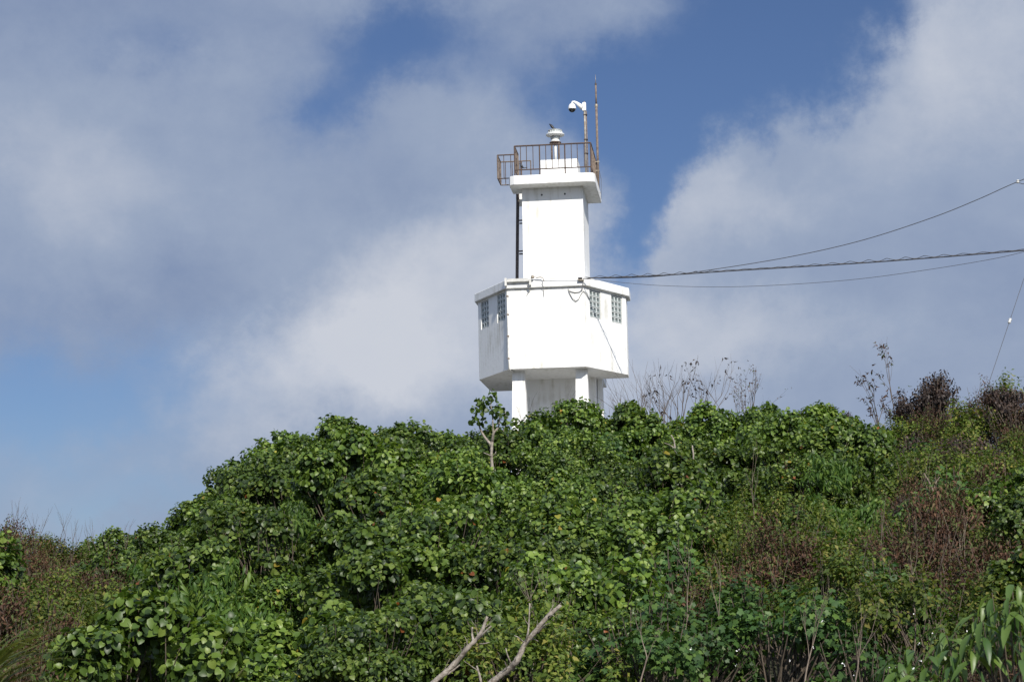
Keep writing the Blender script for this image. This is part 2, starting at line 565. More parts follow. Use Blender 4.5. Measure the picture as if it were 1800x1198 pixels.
def build_lighthouse():
    lh = empty('lighthouse', (TX, TY, BASE_Z), -THETA)
    tag(lh, 'white concrete lighthouse with faceted cabin on columns and slim square shaft above green shrubs', 'lighthouse')
    wht = M['white']
    z0, z1 = Z(10.10), Z(12.80)
    zr = Z(13.09)
    # columns, wider towards the foot
    def column(x0, x1, y0, y1, g):
        b = MB()
        vs = [(x0 - g, y0 - g * .6, -0.6), (x1 + g, y0 - g * .6, -0.6), (x1 + g, y1 + g, -0.6), (x0 - g, y1 + g, -0.6),
              (x0, y0, z0 + .05), (x1, y0, z0 + .05), (x1, y1, z0 + .05), (x0, y1, z0 + .05)]
        b.add(vs, [(0, 1, 5, 4), (1, 2, 6, 5), (2, 3, 7, 6), (3, 0, 4, 7), (4, 5, 6, 7), (3, 2, 1, 0)])
        return b.build('column', wht, lh)
    column(-1.215, -0.81, -1.74, -1.32, 0.11)
    column(0.905, 1.28, -1.74, -1.32, 0.11)
    column(1.455, 1.62, 0.86, 1.25, 0.05)
    MB().prism([(-1.18, 0.40), (1.43, 0.40), (1.43, 2.9), (-1.18, 2.9)], -0.6, z0 + .04, 0.01).build('core_wall', wht, lh)
    MB().prism([(-3.6, -4.2), (3.8, -4.2), (3.8, 4.0), (-3.6, 4.0)], -0.5, 0.12, 0.03).build('bounce_slab', M['pole'], lh)  # unseen pad, added to bounce sunlight up under the cabin
    # cabin
    S, h = 2.55, math.sqrt(3) / 2
    FLp, FRp, Rp, Lp = (-1.27, -2.21), (1.27, -2.21), (2.555, 0.0), (-2.55, 0.0)
    plan = [FLp, FRp, Rp, (2.555, 0.78), (1.64, 0.80), (1.64, 2.98), (-2.50, 2.98), Lp]
    W1, W2 = (0.335, 1.005), (1.645, 2.315)
    wz0, wz1 = Z(11.80), Z(12.745)
    cab = MB()
    n = len(plan)
    holes = {1: [W1, W2], 7: None}
    def wall(p, q, hs):
        p, q = Vector((*p, 0)), Vector((*q, 0))
        ln = (q - p).length
        d = (q - p) / ln
        nin = Vector((-d.y, d.x, 0))
        ts = sorted(set([0, ln] + [t for hh in hs for t in hh]))
        zs = [z0, wz0, wz1, z1 + .04] if hs else [z0, z1 + .04]
        for i in range(len(ts) - 1):
            for j in range(len(zs) - 1):
                is_hole = hs and j == 1 and any(abs(hh[0] - ts[i]) < 1e-4 for hh in hs)
                a, b_ = p + d * ts[i], p + d * ts[i + 1]
                za, zb = zs[j], zs[j + 1]
                quad = [Vector((a.x, a.y, za)), Vector((b_.x, b_.y, za)), Vector((b_.x, b_.y, zb)), Vector((a.x, a.y, zb))]
                if not is_hole:
                    cab.add(quad, [(0, 1, 2, 3)])
                else:
                    inner = [v_ + nin * 0.11 for v_ in quad]
                    cab.add(quad + inner, [(0, 1, 5, 4), (1, 2, 6, 5), (2, 3, 7, 6), (3, 0, 4, 7), (4, 5, 6, 7)])
    for i in range(n):
        p, q = plan[i], plan[(i + 1) % n]
        hs = []
        if i == 1:
            hs = [W1, W2]
        if i == 7:                                     # left face runs from L to FL
            ln = (Vector(q) - Vector(p)).length
            hs = [(ln - W2[1], ln - W2[0]), (ln - 0.92, ln - 0.25)]
        wall(p, q, hs)
    cab.add([(x, y, z0) for x, y in plan], [tuple(range(n - 1, -1, -1))])
    cabin = cab.build('cabin_wall', wht, lh)
    # glass block windows
    blk = MB()
    bw, bh, dep = 0.203, 0.170, 0.055
    o_, i_ = [(-bw / 2, -bh / 2), (bw / 2, -bh / 2), (bw / 2, bh / 2), (-bw / 2, bh / 2)], []
    k1 = [(x, 0, z) for x, z in o_]
    k2 = [(x * .90, -0.016, z * .89) for x, z in o_]
    k3 = [(x * .72, -0.016, z * .70) for x, z in o_]
    k4 = [(x * .34, 0.022, z * .34) for x, z in o_]
    back = [(x, dep, z) for x, z in o_]
    vs = k1 + k2 + k3 + k4 + back
    fs = []
    for a in range(3):
        for j in range(4):
            jn = (j + 1) % 4
            fs.append((a * 4 + j, a * 4 + jn, a * 4 + 4 + jn, a * 4 + 4 + j))
    fs.append((12, 13, 14, 15))
    for j in range(4):
        jn = (j + 1) % 4
        fs.append((j, 16 + j, 16 + jn, jn))
    blk.add(vs, fs)
    blk_me = blk.mesh('glass_block', M['glass'])
    blk_me.materials.append(M['glass_deep'])
    for pi in range(8, 13):
        blk_me.polygons[pi].material_index = 1
    for face, (p, q) in (('right', (FRp, Rp)), ('left', (Lp, FLp))):
        p3, q3 = Vector((*p, 0)), Vector((*q, 0))
        ln = (q3 - p3).length
        d = (q3 - p3) / ln
        nin = Vector((-d.y, d.x, 0))
        spans = [W1, W2] if face == 'right' else [(ln - W2[1], ln - W2[0]), (ln - 0.92, ln - 0.25)]
        for t0, t1 in spans:
            c = p3 + d * ((t0 + t1) / 2) + nin * 0.07
            b = MB()
            ww, hh = (t1 - t0) / 2 - .002, (wz1 - wz0) / 2 - .002
            b.box(-ww, ww, 0, 0.03, -hh, hh)
            for s in (-1, 1):                        # thin rendered surround
                b.box(s * ww - (0.02 if s > 0 else 0), s * ww + (0.02 if s < 0 else 0), -0.045, -0.001, -hh, hh)
            b.box(-ww + .021, ww - .021, -0.044, -0.001, hh - .02, hh)
            b.box(-ww + .021, ww - .021, -0.052, -0.001, -hh, -hh + .02)
            win = b.build('window', M['mortar'], lh, (c.x, c.y, (wz0 + wz1) / 2))
            win.rotation_euler = (0, 0, math.atan2(d.y, d.x))
            cw, ch = (t1 - t0 - .044) / 3, (wz1 - wz0 - .044) / 5
            for r in range(5):
                for k in range(3):
                    g = link('glass_block', blk_me, win, ((k - 1) * cw, -0.03, (r - 2) * ch))
                    g.rotation_euler = (random.uniform(-.03, .03), 0, random.uniform(-.03, .03))
    # roof of the cabin with a small overhang
    roof = MB()
    outp = inset(plan, -0.115)
    roof.prism(outp, z1, zr, 0.018)
    roof.build('roof_slab', wht, lh)
    # shaft and gallery
    sx0, sx1, sy0, sy1 = -0.82, 1.255, -1.30, 1.36
    zs_ = Z(16.43)
    zt = Z(16.745)
    MB().prism([(sx0, sy0), (sx1, sy0), (sx1, sy1), (sx0, sy1)], zr - .02, zs_ + .05, 0.012).build('shaft', wht, lh)
    gal = [(-1.02, -1.93), (1.46, -1.93), (1.57, -1.905), (1.67, -1.84), (1.72, -1.72), (1.725, 1.36), (-1.19, 1.36), (-1.19, 0.27), (-0.80, 0.27), (-0.80, -0.58), (-1.20, -0.58), (-1.20, -1.72), (-1.16, -1.83)]
    g = MB().prism(gal, zs_, zt, 0.015)
    g.build('gallery_slab', wht, lh)
    for wx in (-0.141, 0.647):
        b = MB()
        b.tube([(wx, sy0 - .012, Z(16.185)), (wx, sy0 + .05, Z(16.183))], 0.032, 10)
        b.build('weep_hole', M['black'], lh)
    MB().box(-0.24, 1.045, -0.40, 0.75, zt - .01, Z(17.635), 0.012).build('lantern_plinth', wht, lh)
    # railing
    rust, pale = M['rust'], M['rust_pale']
    zt_, zl_ = Z(17.785), Z(16.955)
    rail = empty('railing', (0, 0, 0))
    rail.parent = lh
    ry = -1.85
    def bar(name, a, b, r, mat=rust):
        return MB().tube([a, b], r, 4, smooth=False).build(name, mat, rail)
    X0, X1, Y1 = -0.99, 1.60, 1.28
    bar('top_rail', (X0, ry, zt_), (X1, ry, zt_), 0.028)
    bar('top_rail', (X1, ry, zt_ - .001), (X1, Y1, zt_ - .001), 0.028)
    bar('top_rail', (X0, ry, zt_ - .001), (X0, -0.72, zt_ - .001), 0.028)
    bar('lower_rail', (X0, ry, zl_), (X1, ry, zl_), 0.021)
    bar('lower_rail', (X1, ry, zl_ - .001), (X1, Y1, zl_ - .001), 0.021)
    bar('lower_rail', (X0, ry, zl_ - .001), (X0, -0.72, zl_ - .001), 0.021)
    xs = [-0.99, -0.787, -0.584, -0.361, -0.138, 0.074, 0.287, 0.509, 0.721, 0.943, 1.145, 1.376, 1.60]
    for i, x in enumerate(xs):
        post = i in (0, 4, 8, 12)
        bar('post' if post else 'baluster', (x, ry, zt - .02 if post else zl_), (x, ry, zt_), 0.023 if post else 0.0125)
    k = 15
    for i in range(1, k + 1):
        y = ry + (Y1 - ry) * i / k
        post = i in (5, 10, 15)
        bar('post' if post else 'baluster', (X1, y, zt - .02 if post else zl_), (X1, y, zt_), 0.023 if post else 0.0125, pale if i > 1 else rust)
    for i in range(1, 6):
        y = ry + (-0.72 - ry) * i / 5
        bar('post' if i == 5 else 'baluster', (X0, y, zt - .02 if i == 5 else zl_), (X0, y, zt_), 0.023 if i == 5 else 0.0125, pale)
    # cage round the ladder opening
    cx = -1.70
    for zz, rr in ((zt_, 0.024), (zl_, 0.019)):
        bar('cage_rail', (X0, -0.75, zz), (cx, -0.75, zz), rr)
        bar('cage_rail', (cx, -0.75, zz - .001), (cx, 0.20, zz - .001), rr)
        bar('cage_rail', (cx, 0.20, zz), (-0.98, 0.20, zz), rr, pale)
    for x, y in ((cx, -0.75), (cx, 0.20)):
        bar('post', (x, y, zl_), (x, y, zt_), 0.022, pale)
    for x in (-1.48, -1.24):
        bar('baluster', (x, -0.75, zl_), (x, -0.75, zt_), 0.0125)
        bar('baluster', (x - .05, 0.20, zl_), (x - .05, 0.20, zt_), 0.0125)
    for y in (-0.52, -0.28, -0.04):
        bar('baluster', (cx, y, zl_), (cx, y, zt_), 0.0125, pale)
    # small gate beside the opening
    bar('gate_post', (-0.98, 0.20, zt), (-0.98, 0.20, zt_), 0.032)
    bar('gate_post', (-0.64, 0.20, zt), (-0.64, 0.20, zt_), 0.02, pale)
    bar('gate_rail', (-0.98, 0.20, zt_), (-0.64, 0.20, zt_), 0.022, pale)
    bar('gate_rail', (-0.98, 0.20, Z(17.22)), (-0.64, 0.20, Z(17.22)), 0.018, pale)
    # ladder on the shaded side
    lad = empty('ladder', (0, 0, 0))
    lad.parent = lh
    def lrail(y):
        b = MB()
        b.box(-0.028, 0.028, -0.02, 0.02, 0, 1)
        v2 = []
        za, zb = zr + .02, Z(17.75)
        for (x, yy, z) in b.v:
            xx = -1.17 + 0.13 * z
            v2.append((xx + x, y + yy, za + (zb - za) * z))
        b.v = v2
        return b.build('stile', M['rust_dark'], lad)
    for y in (-0.42, 0.04):
        lrail(y)
        for zz in (15.53, 14.45):
            MB().box(-1.06 - .03 * (15.53 - zz), sx0 + .02, y - .02, y + .02, Z(zz) - .022, Z(zz) + .022).build('bracket', M['rust_dark'], lad)
    zz = zr + .3
    while zz < Z(17.5):
        f = (zz - zr) / (Z(17.75) - zr)
        x = -1.17 + 0.13 * f
        MB().tube([(x, -0.40, zz), (x, 0.02, zz)], 0.014, 6).build('rung', M['rust_dark'], lad)
        zz += 0.30
    # conduit down the corner with clamps
    con = MB().tube([(-1.285, -2.252, Z(12.72)), (-1.282, -2.25, Z(11.4)), (-1.288, -2.252, Z(10.55)), (-1.268, -2.246, Z(10.3)), (-1.272, -2.24, Z(10.12)), (-1.24, -2.16, Z(10.06)), (-1.20, -2.0, Z(10.06)), (-1.15, -1.76, Z(10.05))], 0.024, 8).build('conduit', M['conduit'], lh)
    for zc in (12.55, 11.93, 11.2, 10.45):
        MB().box(-1.32, -1.245, -2.285, -2.214, Z(zc) - .02, Z(zc) + .02).build('clamp', M['rust_pale'], con)
    # rusty fitting along the roof edge and its bracket
    b = MB()
    b.box(-1.27, -0.53, -2.46, -2.36, Z(12.985), Z(13.07), 0.015)
    tr = b.build('light_trough', M['conduit'], lh)
    MB().box(-1.25, -0.55, -2.45, -2.37, Z(13.071), Z(13.10), 0.006).build('trough_cover', M['conduit'], tr)
    for x in (-1.31, -0.49):
        MB().box(x - .035, x + .035, -2.47, -2.34, Z(12.86), Z(13.13), 0.008).build('trough_bracket', M['conduit'], tr)
    MB().tube([(-0.46, -2.40, Z(13.08)), (-0.43, -2.43, Z(13.16)), (-0.36, -2.44, Z(13.16)), (-0.30, -2.42, Z(13.12)), (-0.12, -2.42, Z(13.13)), (-0.06, -2.43, Z(13.08)), (-0.03, -2.43, Z(12.97))], 0.016, 6).build('bent_bracket', M['galv'], tr)
    MB().lathe([(0.02, Z(13.08)), (0.06, Z(13.09)), (0.06, Z(13.15)), (0.03, Z(13.16)), (0.055, Z(13.17)), (0.02, Z(13.2))], -0.41, -2.43, 12).build('insulator', M['galv'], tr)
    # loose leads on the front
    MB().tube([(1.30, -2.42, Z(12.97)), (1.27, -2.38, Z(12.86)), (1.24, -2.35, Z(12.74)), (1.24, -2.27, Z(12.68)), (1.12, -2.25, Z(12.60)), (0.98, -2.24, Z(12.59)), (0.84, -2.24, Z(12.63)), (0.75, -2.25, Z(12.72)), (0.79, -2.25, Z(12.60)), (0.90, -2.25, Z(12.38)), (1.01, -2.25, Z(12.30)), (1.10, -2.25, Z(12.36)), (1.18, -2.25, Z(12.52)), (1.26, -2.26, Z(12.63)), (1.36, -2.13, Z(12.55)), (1.45, -1.97, Z(12.38))], 0.014, 6).build('lead', M['wire_pale'], lh)
    MB().tube([(-0.60, -2.36, Z(12.90)), (-0.55, -2.34, Z(12.76)), (-0.52, -2.25, Z(12.70)), (-0.60, -2.25, Z(12.62)), (-0.62, -2.26, Z(12.56))], 0.011, 6).build('lead', M['wire_pale'], lh)
    MB().tube([(-0.10, -2.40, Z(12.96)), (-0.06, -2.34, Z(12.80)), (-0.06, -2.24, Z(12.70)), (-0.06, -2.24, Z(12.50))], 0.010, 6).build('lead', M['wire_pale'], lh)
    MB().tube([(-0.30, -2.42, Z(13.10)), (0.3, -2.42, Z(13.06)), (0.9, -2.42, Z(13.035)), (1.15, -2.42, Z(13.03))], 0.009, 6).build('lead', M['galv'], lh)
    for x in (1.15, 1.21):
        MB().lathe([(0.02, Z(12.99)), (0.042, Z(13.0)), (0.042, Z(13.06)), (0.02, Z(13.07))], x, -2.42, 10).build('spool_insulator', M['wire'], lh)
    b = MB().box(1.10, 1.30, -2.45, -2.33, Z(12.955), Z(12.985), 0.004)
    b.build('cable_bracket', M['galv'], lh)
    return lh

build_lighthouse()

def on_tower(name, p):
    """an Empty whose axes are the tower's, at local height measured from eye level"""
    w = tower_world((p[0], p[1], Z(p[2])))
    return empty(name, w, -THETA)

def build_lantern():
    t = on_tower('beacon_lantern', (0.247, 0.10, 17.636))
    tag(t, 'small white marine lantern with wide drip rim on a short pedestal', 'lantern')
    MB().lathe([(0.045, 0), (0.045, 0.72)], 0, 0, 14).build('pedestal_pipe', M['lamp_white'], t)
    for a in (math.radians(215), math.radians(325), math.radians(90)):
        MB().tube([(0.15 * math.cos(a), 0.15 * math.sin(a), 0), (0.15 * math.cos(a), 0.15 * math.sin(a), 0.71)], 0.033, 8).build('leg', M['rust_pale'], t)
    MB().lathe([(0.19, 0.70), (0.205, 0.71), (0.205, 0.735), (0.19, 0.745)], 0, 0, 24).build('collar', M['rust'], t)
    MB().lathe([(0.165, 0.746), (0.165, 0.77), (0.135, 0.82), (0.13, 0.85)], 0, 0, 24).build('neck', M['lamp_white'], t)
    body = MB().lathe([(0.145, 0.85), (0.16, 0.86), (0.165, 0.96), (0.19, 0.985)], 0, 0, 24).build('lamp_body', M['lamp_grey'], t)
    MB().lathe([(0.010, 0.905), (0.022, 0.91), (0.022, 0.945), (0.010, 0.95)], -0.07, -0.155, 10).build('bolt', M['rust_dark'], body)
    MB().lathe([(0.18, 0.945), (0.29, 0.970), (0.325, 0.990), (0.325, 1.02), (0.30, 1.040), (0.24, 1.07)], 0, 0, 32).build('drip_rim', M['lamp_white'], t)
    MB().lathe([(0.225, 1.071), (0.235, 1.09), (0.235, 1.135), (0.225, 1.14)], 0, 0, 32).build('lens_band', M['lamp_grey'], t)
    for i in range(16):
        a = 2 * math.pi * i / 16 + .1
        MB().box(-0.007, 0.007, -0.006, 0.006, 1.072, 1.138).build('rib', M['lamp_white'], t, (0.242 * math.cos(a), 0.242 * math.sin(a), 0)).rotation_euler = (0, 0, a + math.pi / 2)
    MB().lathe([(0.248, 1.141), (0.255, 1.15), (0.248, 1.162), (0.10, 1.175), (0.02, 1.178)], 0, 0, 32).build('cap', M['lamp_grey'], t)
    return t
build_lantern()

def build_cctv():
    t = on_tower('security_camera', (1.25, 0.80, 16.745))
    tag(t, 'white dome security camera hanging from a curved arm on a tall thin pole', 'camera')
    MB().tube([(0, 0, 0), (0, 0, 2.3), (0.0, 0, 3.24)], 0.035, 10).build('pole', M['galv'], t)
    MB().tube([(0.065, 0.02, 0), (0.065, 0.02, 1.0), (0.055, 0.02, 2.9)], 0.018, 8).build('cable_pipe', M['rust_pale'], t)
    for z in (0.55, 1.35, 1.85, 2.75):
        MB().box(-0.05, 0.09, -0.05, 0.05, z, z + .035, 0.004).build('clamp', M['rust_dark'], t)
    MB().box(-0.075, 0.055, -0.07, 0.05, 2.90, 3.20, 0.015).build('mount', M['cam_white'], t)
    arm = MB()
    pts = [(-0.06, -0.03, 3.02), (-0.16, -0.03, 3.10), (-0.27, -0.03, 3.20), (-0.35, -0.03, 3.245), (-0.41, -0.03, 3.25), (-0.435, -0.03, 3.22), (-0.437, -0.03, 3.16)]
    arm.tube(pts, [0.105, 0.075, 0.052, 0.042, 0.036, 0.034, 0.034], 12)
    arm.build('arm', M['cam_white'], t)
    MB().lathe([(0.138, 2.985), (0.142, 3.0), (0.125, 3.09), (0.10, 3.15), (0.06, 3.18), (0.03, 3.185)], -0.437, -0.03, 24).build('housing', M['cam_white'], t)
    MB().lathe([(0.01, 2.868), (0.05, 2.878), (0.09, 2.905), (0.118, 2.945), (0.13, 2.986)], -0.437, -0.03, 24).build('dome_window', M['dome'], t)
    return t
build_cctv()

def build_rod():
    t = on_tower('lightning_rod', (1.68, 0.60, 16.5))
    tag(t, 'tall thin rusty lightning rod rising past the gallery railing', 'lightning rod')
    MB().tube([(0, 0, 0), (0, 0, 1.6), (0, 0, 3.25)], 0.042, 10).build('mast', M['rust_pale'], t)
    MB().lathe([(0.045, 3.2), (0.055, 3.22), (0.055, 3.30), (0.045, 3.32)], 0, 0, 12).build('coupling', M['galv'], t)
    MB().tube([(0, 0, 3.3), (0, 0, 4.02)], 0.031, 10).build('upper_mast', M['rust_pale'], t)
    MB().tube([(0, 0, 4.02), (0, 0, 4.08)], 0.036, 10).build('socket', M['rust_dark'], t)
    MB().tube([(0, 0, 4.08), (0, 0, 4.40)], [0.012, 0.004], 8).build('tip', M['galv'], t)
    for z in (0.12, 0.9, 1.22):
        MB().box(-0.10, 0.055, -0.05, 0.05, z, z + .03, 0.004).build('clamp', M['galv'], t)
    MB().tube([(0.05, 0.0, 0.9), (0.10, 0.02, 0.62), (0.09, 0.02, 0.2), (0.075, 0.05, -0.1)], 0.008, 6).build('earth_lead', M['wire'], t)
    return t
build_rod()

def build_bird(loc, rz, pts, rad, legs, label):
    t = empty('bird', loc, rz)
    tag(t, label, 'bird', 'dark birds on the lighthouse gallery')
    b = MB().tube(pts, rad, 10)
    b.build('body', M['feather'], t)
    for l in legs:
        MB().tube(l, 0.005, 5).build('leg', M['black'], t)
w = tower_world((0.215, 0.08, Z(17.636) + 1.178))
build_bird(w, -THETA, [(-0.165, 0.0, 0.225), (-0.13, 0, 0.20), (-0.09, 0, 0.155), (-0.045, 0, 0.095), (-0.012, -.01, 0.055), (0.012, -.015, 0.04), (0.040, -.015, 0.045), (0.062, -.016, 0.035), (0.085, -.016, 0.018)],
           [0.012, 0.026, 0.046, 0.048, 0.034, 0.022, 0.030, 0.014, 0.003], [[(-0.05, 0.015, 0.07), (-0.03, 0.015, 0.0)], [(-0.05, -0.02, 0.07), (-0.02, -0.02, 0.0)]],
           'small dark bird stooping on top of the lantern')
w = tower_world((-0.74, -1.85, Z(16.976)))
build_bird(w, -THETA, [(0.17, 0.03, 0.055), (0.12, 0.02, 0.05), (0.05, 0.01, 0.045), (0.01, 0.0, 0.07), (-0.02, -0.005, 0.12), (-0.035, -.01, 0.16), (-0.042, -.012, 0.185), (-0.065, -.012, 0.19), (-0.09, -.012, 0.182)],
           [0.022, 0.012, 0.016, 0.036, 0.040, 0.027, 0.026, 0.012, 0.003], [[(0.0, 0.012, 0.05), (0.0, 0.012, 0.0)], [(0.0, -0.014, 0.05), (0.0, -0.014, 0.0)]],
           'dark bird perched on the lower bar of the gallery railing')

# ------------------------------------------------------------------ overhead lines
POLE_X, POLE_Y = 15.87, 56.0
def build_lines():
    A = tower_world((1.28, -2.45, Z(13.01)))
    pt = lambda px, py, Y: at(px, py, Y)
    gz = ground(POLE_X, POLE_Y)
    top = at(1915, 262, POLE_Y).z
    pole = empty('utility_pole', (POLE_X, POLE_Y, gz))
    tag(pole, 'grey concrete utility pole carrying the overhead cables at the right', 'utility pole')
    MB().tube([(0, 0, -0.5), (0, 0, (top - gz) * .5), (0, 0, top - gz)], [0.16, 0.14, 0.11], 14).build('shaft', M['pole'], pole)
    MB().box(-0.6, 0.6, -0.05, 0.05, top - gz - .5, top - gz - .4, 0.006).build('crossarm', M['galv'], pole)
    def through(ctrl):
        """smooth curve through world points"""
        out = []
        P = [Vector(c) for c in ctrl]
        P = [P[0] * 2 - P[1]] + P + [P[-1] * 2 - P[-2]]
        for i in range(1, len(P) - 2):
            for k in range(10):
                t = k / 10.0
                a, b, c, d = P[i - 1], P[i], P[i + 1], P[i + 2]
                out.append(0.5 * ((2 * b) + (c - a) * t + (2 * a - 5 * b + 4 * c - d) * t * t + (3 * b - a - 3 * c + d) * t ** 3))
        out.append(P[-2])
        return out
    def Yat(px):                     # distance along the span, tower -> pole
        f = (px - 1040) / (1915 - 1040)
        ax, bx = A.x / A.y, POLE_X / POLE_Y
        s = ax + (bx - ax) * f
        # straight span in plan between A and pole
        den = (POLE_X - A.x) - s * (POLE_Y - A.y)
        t = (s * A.y - A.x) / den
        return A.y + (POLE_Y - A.y) * t
    mk = lambda lst: [A] + [pt(x, y, Yat(x)) for x, y in lst]
    main = through(mk([(1160, 484), (1300, 475), (1500, 463), (1650, 452), (1800, 440), (1906, 431)]))
    t = MB().tube(main, 0.019, 6).build('overhead_cable', M['wire'])
    tag(t, 'thick dark overhead cable running from the cabin roof to the right edge', 'cable', 'overhead lines to the lighthouse')
    # wrapped strand round the main cable
    hel = []
    acc = 0.0
    fine = []
    for i in range(len(main) - 1):
        for k in range(8):
            fine.append(main[i].lerp(main[i + 1], k / 8))
    for i in range(1, len(fine)):
        acc += (fine[i] - fine[i - 1]).length
        d = (fine[i] - fine[i - 1]).normalized()
        nn = d.cross(Vector((0, 0, 1))).normalized()
        uu = nn.cross(d)
        ph = acc / 0.62 * 2 * math.pi
        lift = 0.04 + 0.022 * math.sin(acc * 0.7)
        hel.append(fine[i] + uu * (0.02 + lift * (0.5 + 0.5 * math.cos(ph))) + nn * lift * math.sin(ph))
    o = MB().tube(hel, 0.009, 5).build('wrapped_strand', M['wire'], t)
    up = through(mk([(1150, 486), (1270, 471), (1400, 449), (1520, 421), (1640, 382), (1720, 350), (1790, 319), (1912, 272)]))
    o = MB().tube(up, 0.011, 6).build('thin_cable', M['wire'])
    tag(o, 'thin wire sagging upward to the right above the thick cable', 'cable', 'overhead lines to the lighthouse')
    ip = pt(1789, 319, Yat(1789))
    MB().lathe([(0.02, -0.05), (0.045, -0.04), (0.045, -0.012), (0.028, 0), (0.045, 0.012), (0.045, 0.04), (0.02, 0.05)], 0, 0, 12).build('insulator', M['ceramic'], o, ip)
    MB().tube([ip + Vector((0, 0, -.03)), ip + Vector((0.12, -.1, -0.10)), ip + Vector((0.4, -.3, -0.10)), ip + Vector((0.9, -.7, 0.2))], 0.010, 5).build('jumper', M['wire'], o)
    lo = through(mk([(1110, 498), (1180, 502.5), (1280, 504), (1400, 499), (1520, 489), (1650, 471), (1750, 454), (1806, 441)]))
    o = MB().tube(lo, 0.007, 6).build('slack_wire', M['wire'])
    tag(o, 'hair-thin slack wire hanging just below the thick cable', 'cable', 'overhead lines to the lighthouse')
    # guy wire of the pole
    low = at(1729, 700, 54.2)
    hi = at(1800, 489, 55.1)
    d = hi - low
    top_p = low + d * ((POLE_X - 0.1 - low.x) / d.x)
    foot = low - d.normalized() * 1.2
    o = MB().tube([foot, low, hi, top_p], 0.007, 6).build('guy_wire', M['wire'])
    tag(o, 'slanting guy wire with a white insulator rising from the right bushes', 'wire')
    ip = low + d * 0.64
    ax = d.normalized()
    ins = MB().lathe([(0.015, -0.08), (0.035, -0.07), (0.048, -0.026), (0.03, 0.0), (0.048, 0.026), (0.035, 0.07), (0.015, 0.08)], 0, 0, 12).build('insulator', M['ceramic'], o, ip)
    ins.rotation_mode = 'QUATERNION'
    ins.rotation_quaternion = ax.to_track_quat('Z', 'Y')
build_lines()

# ------------------------------------------------------------------ foliage meshes
def unit(a):
    return a / np.maximum(np.linalg.norm(a, axis=-1, keepdims=True), 1e-9)

def tmpl(outline, fold=0.25, droop=0.35):
    """blade from a half outline [(t along, half width)], folded on the midrib, tip curling down; length 1"""
    ts = [p[0] for p in outline]
    n = len(outline)
    vs, fs = [], []
    zc = lambda t: -droop * t * t * 0.6
    for t, wd in outline:
        vs.append((t, 0.0, zc(t) - fold * 0.0))
    for sgn in (1, -1):
        for t, wd in outline:
            if wd > 0:
                vs.append((t, sgn * wd, zc(t) + fold * wd))
    idx = {}
    c = n
    for sgn in (1, -1):
        for i, (t, wd) in enumerate(outline):
            if wd > 0:
                idx[(sgn, i)] = c
                c += 1
    for sgn in (1, -1):
        for i in range(n - 1):
            a, b = i, i + 1
            p, q = idx.get((sgn, i)), idx.get((sgn, i + 1))
            f = [a, b] + ([q] if q is not None else []) + ([p] if p is not None else [])
            if len(f) >= 3:
                fs.append(f if sgn > 0 else f[::-1])
    tri = []
    for f in fs:
        for k in range(1, len(f) - 1):
            tri.append((f[0], f[k], f[k + 1]))
    return np.array(vs), np.array(tri)

T_ROUND = tmpl([(0.0, 0.0), (-0.10, 0.27), (0.18, 0.49), (0.56, 0.47), (0.86, 0.23), (1.0, 0.0)], 0.26, 0.4)
T_LANCE = tmpl([(0.0, 0.0), (0.28, 0.15), (0.62, 0.13), (1.0, 0.0)], 0.35, 0.9)
T_SMALL = tmpl([(0.0, 0.0), (0.45, 0.30), (1.0, 0.0)], 0.3, 0.4)
T_CURL = tmpl([(0.0, 0.0), (0.45, 0.22), (1.0, 0.0)], 0.9, 1.2)
T_BLADE = tmpl([(0.0, 0.018), (0.4, 0.022), (0.75, 0.014), (1.0, 0.0)], 0.3, 1.0)
def lobed():
    vs, fs = [(0, 0, 0)], []
    lob = [(-115, .62), (-60, .85), (0, 1.0), (60, .85), (115, .62)]
    ring = []
    for i, (a, r) in enumerate(lob):
        for da, rr in ((-28, .70), (0, 1.0)) if i else ((-30, .45), (0, 1.0)):
            an = math.radians(a + da)
            ring.append((r * rr * math.cos(an), r * rr * math.sin(an), -0.28 * (r * rr) ** 2 + (0.06 if rr < 1 else 0)))
    an = math.radians(145)
    ring.append((.2 * math.cos(an), .2 * math.sin(an), 0))
    vs += ring
    for i in range(1, len(ring)):
        fs.append((0, i, i + 1))
    return np.array(vs) * 0.6, np.array(fs)
T_LOBED = lobed()

def blades(T, pos, axis, nrm, size):
    V, F = T
    n = len(pos)
    x = unit(axis)
    z = unit(nrm - (nrm * x).sum(1, keepdims=True) * x)
    y = np.cross(z, x)
    R = np.stack([x, y, z], 2)                       # n,3,3
    vs = np.einsum('nij,kj->nki', R, V) * size[:, None, None] + pos[:, None, :]
    fs = F[None] + (np.arange(n) * len(V))[:, None, None]
    return vs.reshape(-1, 3), fs.reshape(-1, 3), np.repeat(np.arange(n), len(F))

def leaf_mesh(name, parts, mat):
    """parts: (template, pos, axis, normal, size, rnd) joined into one mesh with a random number per leaf"""
    VS, FS, RN = [], [], []
    off = 0
    for T, pos, axis, nrm, size, rnd in parts:
        v, f, lid = blades(T, pos, axis, nrm, size)
        VS.append(v); FS.append(f + off); RN.append(rnd[lid])
        off += len(v)
    v, f, r = np.concatenate(VS), np.concatenate(FS), np.concatenate(RN)
    me = bpy.data.meshes.new(name)
    me.vertices.add(len(v))
    me.vertices.foreach_set('co', v.astype(np.float32).ravel())
    me.loops.add(len(f) * 3)
    me.loops.foreach_set('vertex_index', f.astype(np.int32).ravel())
    me.polygons.add(len(f))
    me.polygons.foreach_set('loop_start', np.arange(0, len(f) * 3, 3, dtype=np.int32))
    me.update(calc_edges=True)
    at_ = me.attributes.new('rnd', 'FLOAT', 'FACE')
    at_.data.foreach_set('value', r.astype(np.float32))
    me.polygons.foreach_set('use_smooth', np.ones(len(f), dtype=bool))
    me.materials.append(mat)
    return me

